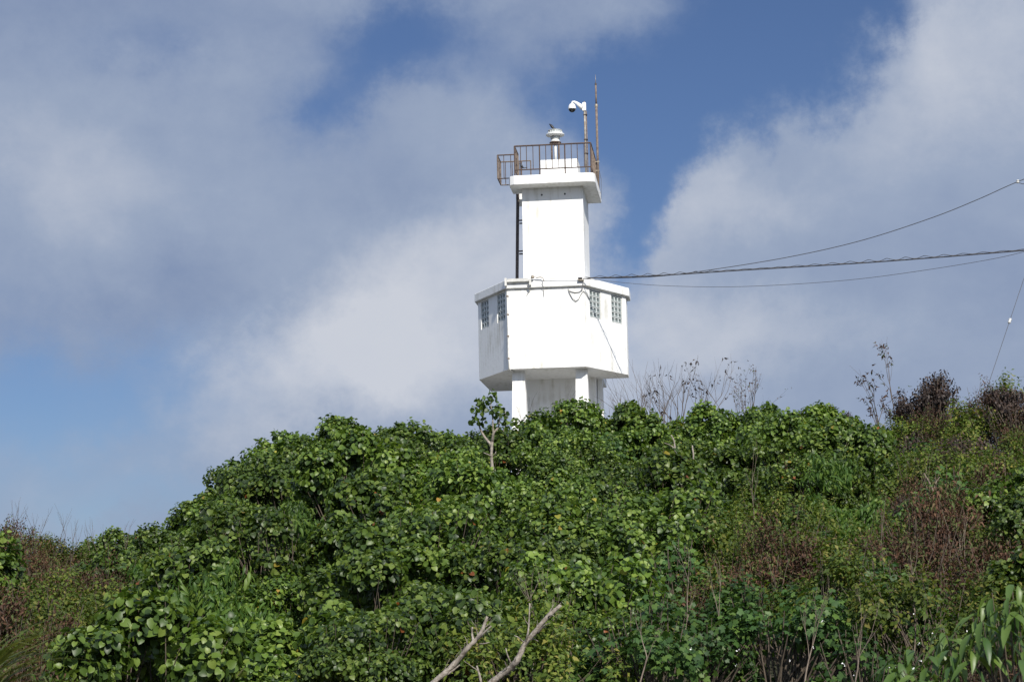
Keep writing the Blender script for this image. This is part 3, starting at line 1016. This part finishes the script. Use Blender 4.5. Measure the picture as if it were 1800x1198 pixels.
def rand_dir(n, zmin=-0.2):
    z = RNG.uniform(zmin, 1, n)
    a = RNG.uniform(0, 2 * np.pi, n)
    s = np.sqrt(1 - z * z)
    return np.stack([s * np.cos(a), s * np.sin(a), z], 1)

def lumpy(d, seed, amp):
    r = np.ones(len(d))
    g = np.random.default_rng(seed)
    for k in range(7):
        c = unit(g.normal(size=(1, 3)) + np.array([[0, 0, .5]]))
        r += amp * g.uniform(-.6, 1.2) * np.exp(-((d - c) ** 2).sum(1) / 0.22)
    return r

def make_shrub(seed, R, H, shoots, per, T, mat, size, spread, droop=0.2, lumps=0.3, inner=0.45, shoot_len=0.3, up=0.5, rnd_pow=1.0, sprigs=5, lean=0.6, stem_r=1.0, every=3, wild=.5, lobes=0):
    """crown of leafy shoots on a lumpy dome plus the stems that carry it; returns the two meshes"""
    global RNG
    RNG = np.random.default_rng(seed)
    d = rand_dir(shoots, -0.25)
    rr = lumpy(d, seed, lumps)
    depth = np.where(RNG.random(shoots) < inner, RNG.uniform(.45, .85, shoots), RNG.uniform(.84, 1.08, shoots))
    depth[:sprigs] = RNG.uniform(1.05, 1.18, min(sprigs, shoots))
    d[:sprigs, 2] = np.abs(d[:sprigs, 2]) + .5
    d = unit(d)
    tip = d * np.array([R, R, H * .62]) * (rr * depth)[:, None] + np.array([0, 0, H * .40])
    if lobes:                                     # separate rounded boughs with hollows between them
        cd = rand_dir(lobes, -0.1)
        cc = cd * np.array([R, R, H * .62]) * RNG.uniform(.58, .92, (lobes, 1)) + np.array([0, 0, H * .38])
        cr = RNG.uniform(.30, .52, lobes)
        which = np.arange(shoots) % lobes
        d2 = unit(rand_dir(shoots, -0.55) + cd[which] * .35)
        tip2 = cc[which] + d2 * (cr[which] * np.where(RNG.random(shoots) < .25, RNG.uniform(.4, .8, shoots), RNG.uniform(.85, 1.1, shoots)))[:, None]
        tip2[:sprigs] = tip[:sprigs]
        d2[:sprigs] = d[:sprigs]
        tip, d = tip2, d2
    sdir = unit(d + np.array([0, 0, up]) + RNG.normal(size=(shoots, 3)) * .3)
    P, A, Nn, S, Q = [], [], [], [], []
    shoot_tone = RNG.normal(0, .17, shoots)
    for k in range(per):
        t = (k + RNG.uniform(0, 1, shoots)) / per
        ang = k * 2.4 + RNG.uniform(0, .8, shoots)
        ref = unit(np.cross(sdir, np.array([[.3, .5, .1]])))
        ref2 = np.cross(sdir, ref)
        out = ref * np.cos(ang)[:, None] + ref2 * np.sin(ang)[:, None]
        pos = tip - sdir * ((1 - t) * shoot_len)[:, None] + out * (size * spread)
        ax = unit(out + sdir * RNG.uniform(-.1, .7, shoots)[:, None] * t[:, None] + np.array([0, 0, -droop]) + RNG.normal(size=(shoots, 3)) * .3)
        nr = unit(sdir * .7 + d * lean + np.array([0, 0, .45]) + RNG.normal(size=(shoots, 3)) * wild)
        P.append(pos); A.append(ax); Nn.append(nr)
        S.append(size * RNG.uniform(.6, 1.25, shoots) * (1.05 - .35 * t))
        base = np.clip(RNG.random(shoots) ** rnd_pow * .93 + shoot_tone + .10 * t, 0, .96)
        old = RNG.random(shoots) < .006
        base[old] = RNG.uniform(.965, 1, old.sum())
        Q.append(base)
    crown = leaf_mesh('crown', [(T, np.concatenate(P), np.concatenate(A), np.concatenate(Nn), np.concatenate(S), np.concatenate(Q))], mat)
    st = MB()
    g = random.Random(seed)
    for i in range(0, shoots, every):
        e = Vector(tip[i])
        base = Vector((g.uniform(-.12, .12), g.uniform(-.12, .12), -0.25))
        mid = base.lerp(e, .5) + Vector((g.uniform(-.15, .15), g.uniform(-.15, .15), g.uniform(-.15, .05)))
        st.tube([base, mid, e], [0.022 * stem_r, 0.014 * stem_r, 0.005 * stem_r], 4, cap=False)
    return crown, st

PROTO = {}
def proto(kind, n, fn):
    PROTO[kind] = [fn(k) for k in range(n)]

def p_round(k):
    c, s = make_shrub(100 + k, 1.04, 1.95, 350, 11, T_ROUND, M['leaf_round'], (0.098, 0.086, 0.104, 0.092, 0.080, 0.095)[k % 6], .44, droop=.3, lumps=.55, inner=.45, sprigs=0, stem_r=.7, every=8, shoot_len=.17, wild=.75, lobes=(10, 12, 9, 11, 13, 10)[k % 6])
    return c, s.mesh('stem', M['bark'])
def p_lance(k):
    c, s = make_shrub(200 + k, 0.95, 1.9, 120, 12, T_LANCE, M['leaf_lance'], 0.165, .2, droop=1.15, lumps=.4, up=.15, every=8, stem_r=.6, lobes=8, sprigs=0)
    return c, s.mesh('stem', M['bark'])
def p_small(k):
    c, s = make_shrub(300 + k, 1.05, 1.35, 330, 12, T_SMALL, M['leaf_small'], 0.078, .3, droop=.1, lumps=.5, shoot_len=.28, inner=.55, sprigs=5, stem_r=.5, every=9, lobes=13)
    return c, s.mesh('stem', M['twig'])
def p_lobed(k):
    c, s = make_shrub(400 + k, 0.85, 1.5, 170, 7, T_LOBED, M['leaf_lobed'], 0.135, .5, droop=.3, lumps=.4, sprigs=0, lobes=9)
    return c, s.mesh('stem', M['bark'])
def p_dead(k):
    c, s = make_shrub(500 + k, 0.95, 1.4, 270, 13, T_CURL, M['leaf_dead'], 0.068, .3, droop=.4, lumps=.5, shoot_len=.3, inner=.6, sprigs=6, stem_r=.5, every=6, lobes=11)
    g = random.Random(900 + k)
    for i in range(16):
        a, r = g.uniform(0, 6.28), g.uniform(.1, .9)
        p = Vector((r * math.cos(a), r * math.sin(a), g.uniform(-.1, .6)))
        q = p + Vector((g.uniform(-.3, .3), g.uniform(-.3, .3), g.uniform(.5, 1.1)))
        s.tube([p, p.lerp(q, .5) + Vector((g.uniform(-.1, .1), g.uniform(-.1, .1), 0)), q], [0.009, 0.007, 0.003], 3, cap=False)
    return c, s.mesh('stem', M['twig'])
def p_maroon(k):
    c, s = make_shrub(600 + k, 0.85, 1.5, 260, 12, T_SMALL, M['leaf_maroon'], 0.098, .3, droop=.9, lumps=.4, inner=.35, sprigs=0, lobes=11)
    return c, s.mesh('stem', M['twig'])

proto('round', 8, p_round)
proto('lance', 3, p_lance)
proto('small', 4, p_small)
proto('lobed', 3, p_lobed)
proto('dead', 4, p_dead)
proto('maroon', 2, p_maroon)

def plant(kind, x, y, sc, name, label, group, cat='shrub', k=None, zoff=0.0, sz=1.0):
    c, s = PROTO[kind][random.randrange(len(PROTO[kind])) if k is None else k]
    t = empty(name, (x, y, ground(x, y) + zoff), random.uniform(0, 6.28))
    t.scale = (sc, sc, sc * sz)
    tag(t, label, cat, group)
    tag(link('crown', c, t), kind='stuff')
    link('stem', s, t)
    return t

# ------------------------------------------------------------------ which plant grows where
def zone(px, py):
    """kind of plant by place on the slope"""
    r = random.random()
    edge = 1290 if py < 860 else 1290 - (py - 860) * 0.95
    left = 225 if py < 1130 else 225 - (py - 1130) * 1.5
    if px + random.uniform(-45, 45) < left:
        return ('dead' if r < .5 else 'small' if r < .93 else 'round')
    for cx, cy, rx, ry in ((520, 930, 75, 45), (370, 1100, 60, 45), (1250, 860, 55, 50), (1495, 885, 30, 30), (160, 1060, 40, 30)):
        if ((px - cx) / rx) ** 2 + ((py - cy) / ry) ** 2 < 1 and r < .7:
            return 'lance'
    if px > 1290 and px < 1565 and py < 850:
        return 'round' if r < .9 else 'dead'
    if px < edge:
        if py > 1120 and 640 < px:
            return 'lobed' if r < .4 else 'small' if r < .8 else 'lance'
        return 'round' if r < .93 else 'lobed' if r < .955 else 'lance'
    if px < edge + 160:
        return 'lobed' if r < .45 else 'small' if r < .72 else 'dead'
    if px > 1560 and py < 850:
        return 'maroon' if r < .22 else 'dead' if r < .52 else 'small' if r < .9 else 'lobed'
    for cx, cy, rx, ry in ((1345, 850, 65, 80), (1570, 960, 75, 110), (1390, 1030, 60, 90), (1620, 780, 70, 70), (1710, 770, 70, 45)):
        if ((px - cx) / rx) ** 2 + ((py - cy) / ry) ** 2 < 1:
            return 'dead' if r < .6 else 'small' if r < .85 else 'lobed'
    return 'small' if r < .42 else 'dead' if r < .66 else 'lobed' if r < .84 else 'round' if r < .95 else 'lance'

INFO = {
    'round': ('round_leaved_shrub', 'shrub'), 'lance': ('drooping_leaf_shrub', 'shrub'), 'small': ('small_leaved_bush', 'bush'),
    'lobed': ('lobed_leaf_plant', 'plant'), 'dead': ('withered_bush', 'bush'), 'maroon': ('maroon_bush', 'bush')}
LOOK = {
    'round': 'glossy green round-leaved shrub', 'lance': 'bright green shrub with drooping leaves', 'small': 'low yellowish green small-leaved bush',
    'lobed': 'dark green lobed-leaf plant', 'dead': 'withered brown bush with dry leaves', 'maroon': 'low dark maroon-leaved bush'}

def place_of(px, py):
    if px < 200:
        return 'on the low slope at the far left'
    for lim, v in ((450, "at the hill's left shoulder"), (820, 'left of the lighthouse'), (1120, 'below the lighthouse'), (1300, 'below the leafless shrubs'), (1560, 'left of the maroon bush'), (9999, 'near the right edge')):
        if px < lim:
            break
    return ('on the hilltop ' if py < 810 else 'on the upper slope ' if py < 900 else 'halfway down ' if py < 1020 else 'at the hill foot ') + v

def scatter():
    pts = []
    y = 25.2
    rows = 0
    while y < YC + 0.6:
        step = 1.16
        half = y * 0.25 + 3.0
        x = -half + random.uniform(0, step)
        while x < half:
            pts.append((x + random.uniform(-.4, .4), y + random.uniform(-.45, .45)))
            x += step
        y += 1.22
    for x, y in pts:
        y = min(y, YC + .9)
        gz = ground(x, y)
        px, py = to_px((x, y, gz + 1.2))
        if py > 1290:
            continue
        kind = zone(px, py)
        if random.random() < .11 and y < YC - 2:
            continue
        sc = random.choice((random.uniform(.66, .86), random.uniform(.82, 1.02), random.uniform(.95, 1.14))) if y < YC - 2.5 else random.uniform(.8, 1.08)
        if kind in ('small', 'dead'):
            sc *= 1.12
        if px < 330 and py < 1000:
            sc *= .85
        if kind == 'round' and px < 480 and py > 1060:
            sc *= 1.03
        nm, cat = INFO[kind]
        lab = LOOK[kind] + ' ' + place_of(px, py)
        plant(kind, x, y, sc, nm, lab, lab, cat, zoff=random.uniform(-.42, .22) if y < YC - 2 else random.uniform(-.06, .20))
    for px, Y in ((440, 44.4), (505, 44.8), (560, 45.0), (690, 45.2), (1100, 45.4), (1132, 45.0), (1165, 45.6), (1198, 45.2), (1232, 45.5), (1275, 45.4)):
        x = at(px, 750, Y).x
        lab = LOOK['round'] + ' on the hilltop ' + ('left of the lighthouse' if px < 820 else 'below the leafless shrubs')
        if px < 450:
            lab = LOOK['round'] + " on the hilltop at the hill's left shoulder"
        plant('round', x, Y, random.uniform(.84, .96), INFO['round'][0], lab, lab, 'shrub', zoff=.05)
    print('scattered', len(pts))
scatter()

# ------------------------------------------------------------------ single plants that stand out
def canopy(px, py, top=1.45):
    """where the line of sight meets the tops of the shrubs"""
    Y = 17.0
    while Y < YC:
        p = at(px, py, Y)
        if p.z < ground(p.x, p.y) + top:
            return Y
        Y += 0.15
    return YC

def grow(mb, p, d, ln, r, lev, g, bend=0.25, fork=(2, 3), shrink=0.68, spread=0.55, tips=None, k=4):
    """one limb and, at its end and along it, thinner ones"""
    n = 4
    pts, q, dd = [p.copy()], p.copy(), d.normalized()
    for i in range(n):
        dd = (dd + Vector((g.uniform(-1, 1), g.uniform(-1, 1), g.uniform(-.6, 1))) * bend * .5).normalized()
        q = q + dd * (ln / n)
        pts.append(q.copy())
    mb.tube(pts, [r * (1 - .45 * i / n) for i in range(n + 1)], k, cap=False)
    if tips is not None and lev <= 1:
        tips.append((pts[-1], dd))
        tips.append((pts[2], dd))
    if lev == 0:
        return
    for j in range(g.randint(*fork)):
        at_i = n if j == 0 else g.choice([2, 3, 4])
        side = Vector((g.uniform(-1, 1), g.uniform(-1, 1), g.uniform(-.5, .7)))
        nd = (dd + side * spread).normalized()
        grow(mb, pts[at_i], nd, ln * shrink * g.uniform(.8, 1.2), r * (.55 if j == 0 else .45), lev - 1, g, bend, fork, shrink, spread, tips, max(3, k - 1))

def bare(px, foot_y, top_y, Y, seed, label, group=None, lean=0.0, r=0.02, lev=3, mat='twig', leaves=None, leaf_size=.09, stems=1, spread=.55, density=1.0):
    a, b = at(px, foot_y, Y), at(px, top_y, Y)
    h = b.z - a.z
    t = empty('bare_shrub', (a.x, Y, a.z - .35))
    tag(t, label, 'shrub', group)
    g = random.Random(seed)
    tips = []
    for i in range(stems):
        mb = MB()
        d = Vector((lean + (g.uniform(-.45, .45) if stems > 1 else 0), g.uniform(-.2, .2), 1.0))
        grow(mb, Vector((g.uniform(-.06, .06), 0, 0)), d, (h + .35) * .42, r, lev, g, .22, (2, 3), .66, spread, tips)
        mb.build('branch', M[mat], t)
    if leaves and tips:
        pick = [tp for tp in tips if g.random() < density]
        if pick:
            rg = np.random.default_rng(seed)
            P = np.repeat(np.array([list(p) for p, d in pick]), 3, 0) + rg.normal(size=(len(pick) * 3, 3)) * .04
            n = len(P)
            m_ = leaf_mesh('dry_leaves', [(T_CURL if leaves != 'leaf_round' else T_ROUND, P, rg.normal(size=(n, 3)) + [0, 0, -.8], rg.normal(size=(n, 3)) + [0, -.3, .4], rg.uniform(.6, 1.2, n) * leaf_size, rg.random(n) * .94)], M[leaves])
            tag(link('leaves', m_, t), kind='stuff')
    return t

TW = 'leafless twiggy shrub on the skyline right of the lighthouse'
bare(1140, 790, 652, 46.6, 1, 'leafless shrub nearest the lighthouse, its thin stems fanning left on the skyline', lean=-.35, stems=5, r=.020)
bare(1172, 790, 636, 46.9, 2, TW, TW, lean=-.18, stems=5, r=.020)
bare(1215, 795, 618, 46.7, 3, 'tallest leafless shrub on the skyline between lighthouse and green hump, forking wide', lean=-.15, stems=5, r=.022, leaves='leaf_maroon', density=.12)
bare(1238, 795, 618, 47.1, 4, TW, TW, lean=.18, stems=3, r=.018, leaves='leaf_maroon', density=.14)
bare(1268, 790, 650, 46.8, 5, TW, TW, lean=.05, stems=3, r=.016, leaves='leaf_dead', density=.25, leaf_size=.05)
bare(1300, 780, 648, 47.0, 6, TW, TW, lean=.1, stems=3, r=.016, leaves='leaf_dead', density=.3, leaf_size=.05)
bare(1331, 770, 620, 46.8, 7, 'slender upright leafless sapling standing alone above the shrubs', stems=1, r=.022, spread=.3, leaves='leaf_dead', density=.25, leaf_size=.06)
bare(1577, 760, 606, 45.6, 8, 'bare pale sapling on the skyline just left of the maroon bush', stems=1, r=.021, spread=.4, mat='twig', leaves='leaf_dead', density=.5)
bare(1560, 765, 640, 45.9, 9, 'leaning leafless branch with few dead leaves left of the maroon bush', lean=-.5, stems=2, r=.022, leaves='leaf_dead', density=.5)
bare(1712, 730, 655, 43.8, 10, 'thin bare twig beside the foot of the guy wire', stems=1, r=.010, lev=2)
for i, px in enumerate((10, 33, 62, 98, 128, 158, 182, 215)):
    bare(px, 960 if px > 90 else 940, (900 if px > 110 else 866) + random.randint(-6, 12), 44.5, 20 + i, 'thin dry twigs sticking up above the low bushes at the far left', 'dry twigs on the left skyline', stems=2, r=.009, lev=2, spread=.35)
for i, (px, y0, y1) in enumerate(((925, 720, 672), (1000, 712, 668), (1017, 712, 668), (1062, 718, 690))):
    bare(px, y0 + 20, y1, 46.3, 40 + i, 'thin bare twigs in front of the lighthouse columns', 'twigs before the lighthouse columns', stems=2, r=.008, lev=2, spread=.35, mat='twig')
for i, (px, y0, y1, ln) in enumerate(((985, 1125, 955, -.05), (1190, 1130, 960, .1), (1270, 1130, 950, -.1), (1330, 960, 800, -.1), (1410, 1150, 990, .2), (1640, 900, 780, -.15), (1500, 1180, 1040, .1), (1600, 1100, 950, .0), (1110, 1170, 1050, .2), (1700, 1010, 900, .1))):
    Y = canopy(px, (y0 * .6 + y1 * .4), 1.45) - .25
    lab = 'leafless brown stem forking upward just above the dead branches' if i == 0 else 'thin dry stem standing among the weeds on the right slope'
    bare(px, y0, y1, Y, 60 + i, lab, None if i == 0 else 'dry stems on the right slope', lean=ln, stems=1 if i else 2, r=.013, lev=3, mat='twig_pale', spread=.38)

# dark reddish bushes on the skyline
for px, py, Y, sc, lab in ((1634, 766, 44.8, .98, 'large dark maroon bush on the skyline, right of the bare sapling'), (1785, 768, 43.4, .9, 'dark maroon bush on the skyline at the right edge'),
                           (1488, 778, 46.2, .55, 'low maroon bush between two green shrubs on the skyline'), (1395, 768, 46.6, .5, 'small dark bush peeping over the green hump')):
    p = at(px, py, Y)
    plant('maroon', p.x, p.y, sc, 'maroon_bush', lab, None, 'bush', zoff=p.z - ground(p.x, p.y) - .15)

# leafy sapling standing clear of the thicket in front of the lighthouse
def limb(mb, pts, r0, r1, Y, k=8):
    P = [at(x, y, Y + dy) for x, y, dy in pts]
    out = []
    Q = [P[0] * 2 - P[1]] + P + [P[-1] * 2 - P[-2]]
    for i in range(1, len(Q) - 2):
        for j in range(5):
            t = j / 5
            a, b, c, d = Q[i - 1], Q[i], Q[i + 1], Q[i + 2]
            out.append(0.5 * ((2 * b) + (c - a) * t + (2 * a - 5 * b + 4 * c - d) * t * t + (3 * b - a - 3 * c + d) * t ** 3))
    out.append(Q[-2])
    n = len(out)
    g = random.Random(n)
    rr = [(r0 + (r1 - r0) * i / (n - 1)) * g.uniform(.86, 1.14) for i in range(n)]
    b0 = len(mb.v)
    mb.tube(out, rr, k)
    for q in range(n):
        for j in range(k):
            v = Vector(mb.v[b0 + q * k + j])
            rad = v - out[q]
            v = out[q] + rad * g.uniform(.84, 1.16)
            if q == n - 1:
                v += (out[-1] - out[-2]).normalized() * g.uniform(-.5, 1.0) * rr[-1]
            mb.v[b0 + q * k + j] = tuple(v)
    return out

def sapling():
    Y = canopy(865, 846, 1.7) + .1
    base = at(865, 905, Y)
    t = empty('sapling', (base.x, Y, ground(base.x, Y)))
    tag(t, 'pale forked sapling with sparse leaves standing left of the front column', 'sapling')
    def part(name, pts, r0, r1):
        mb = MB()
        limb(mb, pts, r0, r1, Y)
        o = mb.build(name, M['bark_pale'], t)
        o.matrix_parent_inverse = Matrix.Translation(-t.location)
    part('trunk', [(864, 905, 0), (866, 840, 0), (864, 800, 0), (865, 775, 0)], .042, .028)
    part('limb', [(864, 782, 0), (851, 766, .1), (843, 750, .15), (840, 735, .2)], .028, .014)
    part('limb', [(865, 776, 0), (868, 760, -.1), (876, 750, -.1), (879, 730, -.1)], .03, .014)
    part('limb', [(867, 762, 0), (866, 735, 0), (863, 712, 0), (863, 697, 0)], .016, .007)
    part('limb', [(866, 802, 0), (857, 798, -.1), (850, 795, -.1)], .012, .006)
    part('limb', [(866, 803, 0), (870, 797, -.1), (872, 793, -.1)], .012, .006)
    part('limb', [(884, 760, .1), (890, 742, .1), (888, 722, .1)], .010, .005)
    rg = np.random.default_rng(5)
    P = []
    for cx, cy, rx, ry, n in ((845, 715, 11, 14, 46), (853, 705, 9, 8, 24), (864, 694, 7, 6, 14), (866, 722, 11, 11, 14), (880, 724, 9, 9, 24), (835, 736, 8, 6, 20), (848, 738, 8, 5, 8), (883, 742, 8, 9, 16), (892, 750, 7, 8, 14), (872, 712, 5, 9, 8)):
        for i in range(n):
            P.append(at(cx + rg.normal() * rx * .62, cy + rg.normal() * ry * .62, Y + rg.normal() * .16))
    P = np.array([list(p) for p in P])
    n = len(P)
    me = leaf_mesh('crown', [(T_ROUND, P - np.array(list(t.location)), rg.normal(size=(n, 3)) + [0, 0, -.7], rg.normal(size=(n, 3)) * .7 + [.1, -.6, .6], rg.uniform(.06, .105, n), rg.random(n) * .97)], M['leaf_round'])
    tag(link('crown', me, t), kind='stuff')
sapling()

def bleached(name, label, Y, limbs, cat='branch', mat='bark_pale'):
    p0 = limbs[0][0][0]
    b = at(p0[0], p0[1], Y)
    t = empty(name, b)
    tag(t, label, cat)
    g = random.Random(int(p0[0]))
    for i, (pts, r0, r1) in enumerate(limbs):
        mb = MB()
        out = limb(mb, pts, r0, r1, Y, 9)
        if i == 0 and name == 'dead_branch':                # broken stubs and fine dry twigs
            for q in range(6, len(out) - 2, 3):
                dd = (out[q + 1] - out[q]).normalized() + Vector((g.uniform(-1, 1), g.uniform(-.6, .3), g.uniform(-.3, .9)))
                grow(mb, out[q], dd, g.uniform(.06, .22), .006, g.choice((0, 1, 1)), g, .3)
        o = mb.build('limb' if i == 0 else 'side_branch', M[mat], t)
        o.matrix_parent_inverse = Matrix.Translation(-b)
    return t

Yd = 23.4
bleached('dead_branch', 'thick bleached dead branch, the taller of two, reaching up to the right', Yd, [
    ([(800, 1260, .3), (868, 1196, .2), (895, 1175, .1), (910, 1158, 0), (922, 1132, 0), (940, 1110, -.05), (962, 1084, -.1), (984, 1064, -.12)], 0.0414, 0.0213),
    ([(923, 1132, 0), (928, 1112, -.1), (930, 1090, -.1), (931, 1060, -.1)], 0.0143, 0.0065),
    ([(923, 1130, 0), (912, 1120, -.1), (904, 1116, -.1)], 0.0080, 0.0032),
    ([(945, 1112, -.05), (956, 1099, -.15), (967, 1094, -.2)], 0.0095, 0.0032),
    ([(900, 1170, .1), (892, 1150, 0), (889, 1138, 0)], 0.0102, 0.0043),
    ([(962, 1084, -.1), (970, 1080, -.2), (975, 1083, -.2)], 0.0085, 0.0034),
    ([(931, 1100, -.1), (924, 1090, -.1), (921, 1082, -.1)], 0.0051, 0.0026),
    ([(926, 1128, 0), (936, 1122, .1), (946, 1126, .1)], 0.0080, 0.0032)])
bleached('dead_branch', 'bleached dead branch with forked tip, left of the taller one', Yd + .4, [
    ([(735, 1225, .2), (770, 1192, .1), (800, 1165, .1), (822, 1138, 0), (838, 1122, 0), (848, 1106, 0), (856, 1084, 0)], 0.0398, 0.0163),
    ([(832, 1127, 0), (830, 1114, .05), (830, 1102, .05)], 0.0143, 0.0106),
    ([(838, 1124, 0), (850, 1112, -.1), (863, 1100, -.15)], 0.0159, 0.0098),
    ([(842, 1131, 0), (852, 1130, -.1), (860, 1128, -.1)], 0.0080, 0.0041),
    ([(785, 1185, .1), (798, 1176, .1), (808, 1168, .1)], 0.0127, 0.0082)])
bleached('dead_branch', 'short bleached stub poking up between the two dead branches', Yd + .1, [([(846, 1200, 0), (842, 1182, 0), (838, 1170, 0)], 0.0143, 0.0098)])
Yb = canopy(835, 848, 1.5) - .55
bleached('pale_branch', 'crooked pale bare branch lying level in the shrubs below the sapling', Yb, [
    ([(853, 866, .25), (849, 853, 0), (838, 846, -.1), (822, 845, -.12), (807, 842, -.15)], .034, .022), ([(852, 862, 0), (857, 850, .05), (858, 838, .1)], .022, .012)])
Yb = canopy(1205, 805, 1.5) - .6
bleached('pale_branch', 'pale forked limbs showing through the shrubs right of the lighthouse', Yb, [
    ([(1216, 838, .3), (1208, 818, 0), (1196, 808, 0), (1188, 797, 0), (1185, 775, .05), (1180, 765, .1)], .030, .012),
    ([(1213, 824, .1), (1219, 806, 0), (1217, 783, .05)], .026, .014), ([(1187, 795, 0), (1176, 796, -.1), (1160, 806, -.1), (1148, 812, -.1)], .015, .008), ([(1187, 788, 0), (1176, 781, 0), (1168, 778, 0)], .012, .005)])
Yb = canopy(1640, 860, 1.3) - .4
bleached('pale_branch', 'tan dead stem leaning left in the brown scrub under the maroon bush', Yb, [([(1655, 905, .1), (1645, 875, 0), (1635, 850, 0), (1624, 832, 0)], .026, .012), ([(1640, 862, 0), (1646, 846, 0), (1652, 838, 0)], .014, .006)], mat='twig_pale')

# grey stone showing between the shrubs
def stone():
    p = at(1243, 775, 47.4)
    b = MB()
    g = random.Random(3)
    b.prism([(-.16, -.13), (.12, -.16), (.17, .10), (-.10, .16)], 0, p.z - ground(p.x, p.y) + .10, .03)
    b.v = [(x + g.uniform(-.015, .015) + z * .02, y + g.uniform(-.015, .015), z + g.uniform(-.015, .015)) for x, y, z in b.v]
    o = b.build('stone_post', M['stone'], None, (p.x, p.y, ground(p.x, p.y)))
    tag(o, 'brownish grey stone post half hidden in the shrubs beneath the leafless ones', 'post')
stone()

# near shrub at the lower right: each leaf a piece of its own
def near_shrub():
    Y = 12.0
    c = at(1795, 1100, Y)
    t = empty('near_shrub', (c.x, Y, 0))
    tag(t, 'near shrub with large drooping green leaves at the lower right corner', 'shrub')
    g = random.Random(21)
    T = tmpl([(0.0, 0.0), (0.16, 0.09), (0.42, 0.15), (0.72, 0.11), (1.0, 0.0)], .4, 1.0)
    mats = [leaf_mat('near_leaf', [(0.0, (0.045, 0.095, 0.020)), (1.0, (0.125, 0.190, 0.034))], rough=.42, trans=.3, ovar=.0)]
    meshes = []
    rg = np.random.default_rng(2)
    for k in range(8):
        meshes.append(leaf_mesh('leaf', [(T, np.zeros((1, 3)), np.array([[1., 0, 0]]), np.array([[0, 0, 1.]]), np.array([1.0]), np.array([k / 8.0]))], mats[0]))
    H, R = 2.02, 0.86
    left = 296
    st = 0
    while left > 0:
        a, e = g.uniform(0, 6.283), g.uniform(0.05, 1.45)
        lump = 1 + .16 * math.sin(3 * a + 1) + g.uniform(-.14, .06)
        tip = Vector((R * math.cos(a) * math.cos(e) * lump, R * math.sin(a) * math.cos(e) * lump, H - .62 + .6 * math.sin(e) * lump))
        qx, qy = to_px((c.x + tip.x, Y + tip.y, tip.z))
        if tip.y > .35 or qy > 1215 or qx > 1850:
            continue
        mb = MB()
        root = Vector((tip.x * .2, tip.y * .2, .1))
        mb.tube([root, root.lerp(tip, .55) + Vector((0, 0, .12)), tip], [.010, .007, .003], 5, cap=False)
        mb.build('stem', M['bark'], t)
        out = Vector((math.cos(a), math.sin(a), 0))
        for k in range(min(7, left)):
            az = a + k * 2.399 + g.uniform(-.4, .4)
            d = Vector((math.cos(az), math.sin(az), 0)) * g.uniform(.5, 1) + out * .35
            ax = (d.normalized() + Vector((0, 0, g.uniform(-1.1, .1)))).normalized()
            nn = (Vector((0, 0, 1)) + d * .6 + Vector((g.uniform(-.35, .35), g.uniform(-.35, .35), 0)))
            nn = (nn - ax * nn.dot(ax)).normalized()
            yv = nn.cross(ax)
            o = link('leaf', meshes[g.randrange(8)], t)
            sz = g.uniform(.11, .19)
            mtx = Matrix((ax, yv, nn)).transposed().to_4x4()
            o.matrix_local = Matrix.Translation(tip - Vector((0, 0, .03 * k))) @ mtx @ Matrix.Scale(sz, 4)
            left -= 1
        st += 1
near_shrub()

def tuft():
    Y = 9.6
    c = at(-58, 1190, Y)
    t = empty('grass_tuft', (c.x, Y, 0))
    tag(t, 'blurred yellow green grass tuft at the lower left edge', 'grass')
    rg = np.random.default_rng(8)
    n = 260
    ang = rg.uniform(0, 6.283, n)
    P = np.stack([np.cos(ang) * .10, np.sin(ang) * .10, rg.uniform(1.35, 1.72, n)], 1)
    A = np.stack([np.cos(ang), np.sin(ang), rg.uniform(.7, 2.2, n)], 1)
    N_ = np.stack([-np.cos(ang) * .6, -np.sin(ang) * .6, np.ones(n)], 1) + rg.normal(size=(n, 3)) * .2
    me = leaf_mesh('blades', [(T_BLADE, P, A, N_, rg.uniform(.26, .46, n), rg.random(n))], M['grass'])
    tag(link('blades', me, t), kind='stuff')
    mb = MB()
    for i in range(14):
        a = i * .45
        mb.tube([(.05 * math.cos(a), .05 * math.sin(a), 0), (.10 * math.cos(a), .10 * math.sin(a), 1.3)], .012, 5, cap=False)
    mb.build('stalks', M['twig_pale'], t)
tuft()

def flowers():
    rg = np.random.default_rng(4)
    P = []
    for i in range(26):
        px, py = rg.uniform(1420, 1790), rg.uniform(1030, 1190)
        if rg.random() < .25:
            px, py = rg.uniform(1010, 1420), rg.uniform(1080, 1195)
        Y = canopy(px, py, 1.55)
        p = at(px, py, Y)
        for k in range(2):
            P.append([p.x + rg.normal() * .012, p.y, p.z + rg.normal() * .012])
    P = np.array(P)
    n = len(P)
    me = leaf_mesh('white_flowers', [(T_SMALL, P, rg.normal(size=(n, 3)), rg.normal(size=(n, 3)) * .5 + [0, -1, .5], rg.uniform(.016, .028, n), rg.random(n))], M['petal'])
    o = link('white_flowers', me)
    tag(o, 'tiny white flowers dotted over the low weeds at the lower right', 'flowers', kind='stuff')
flowers()
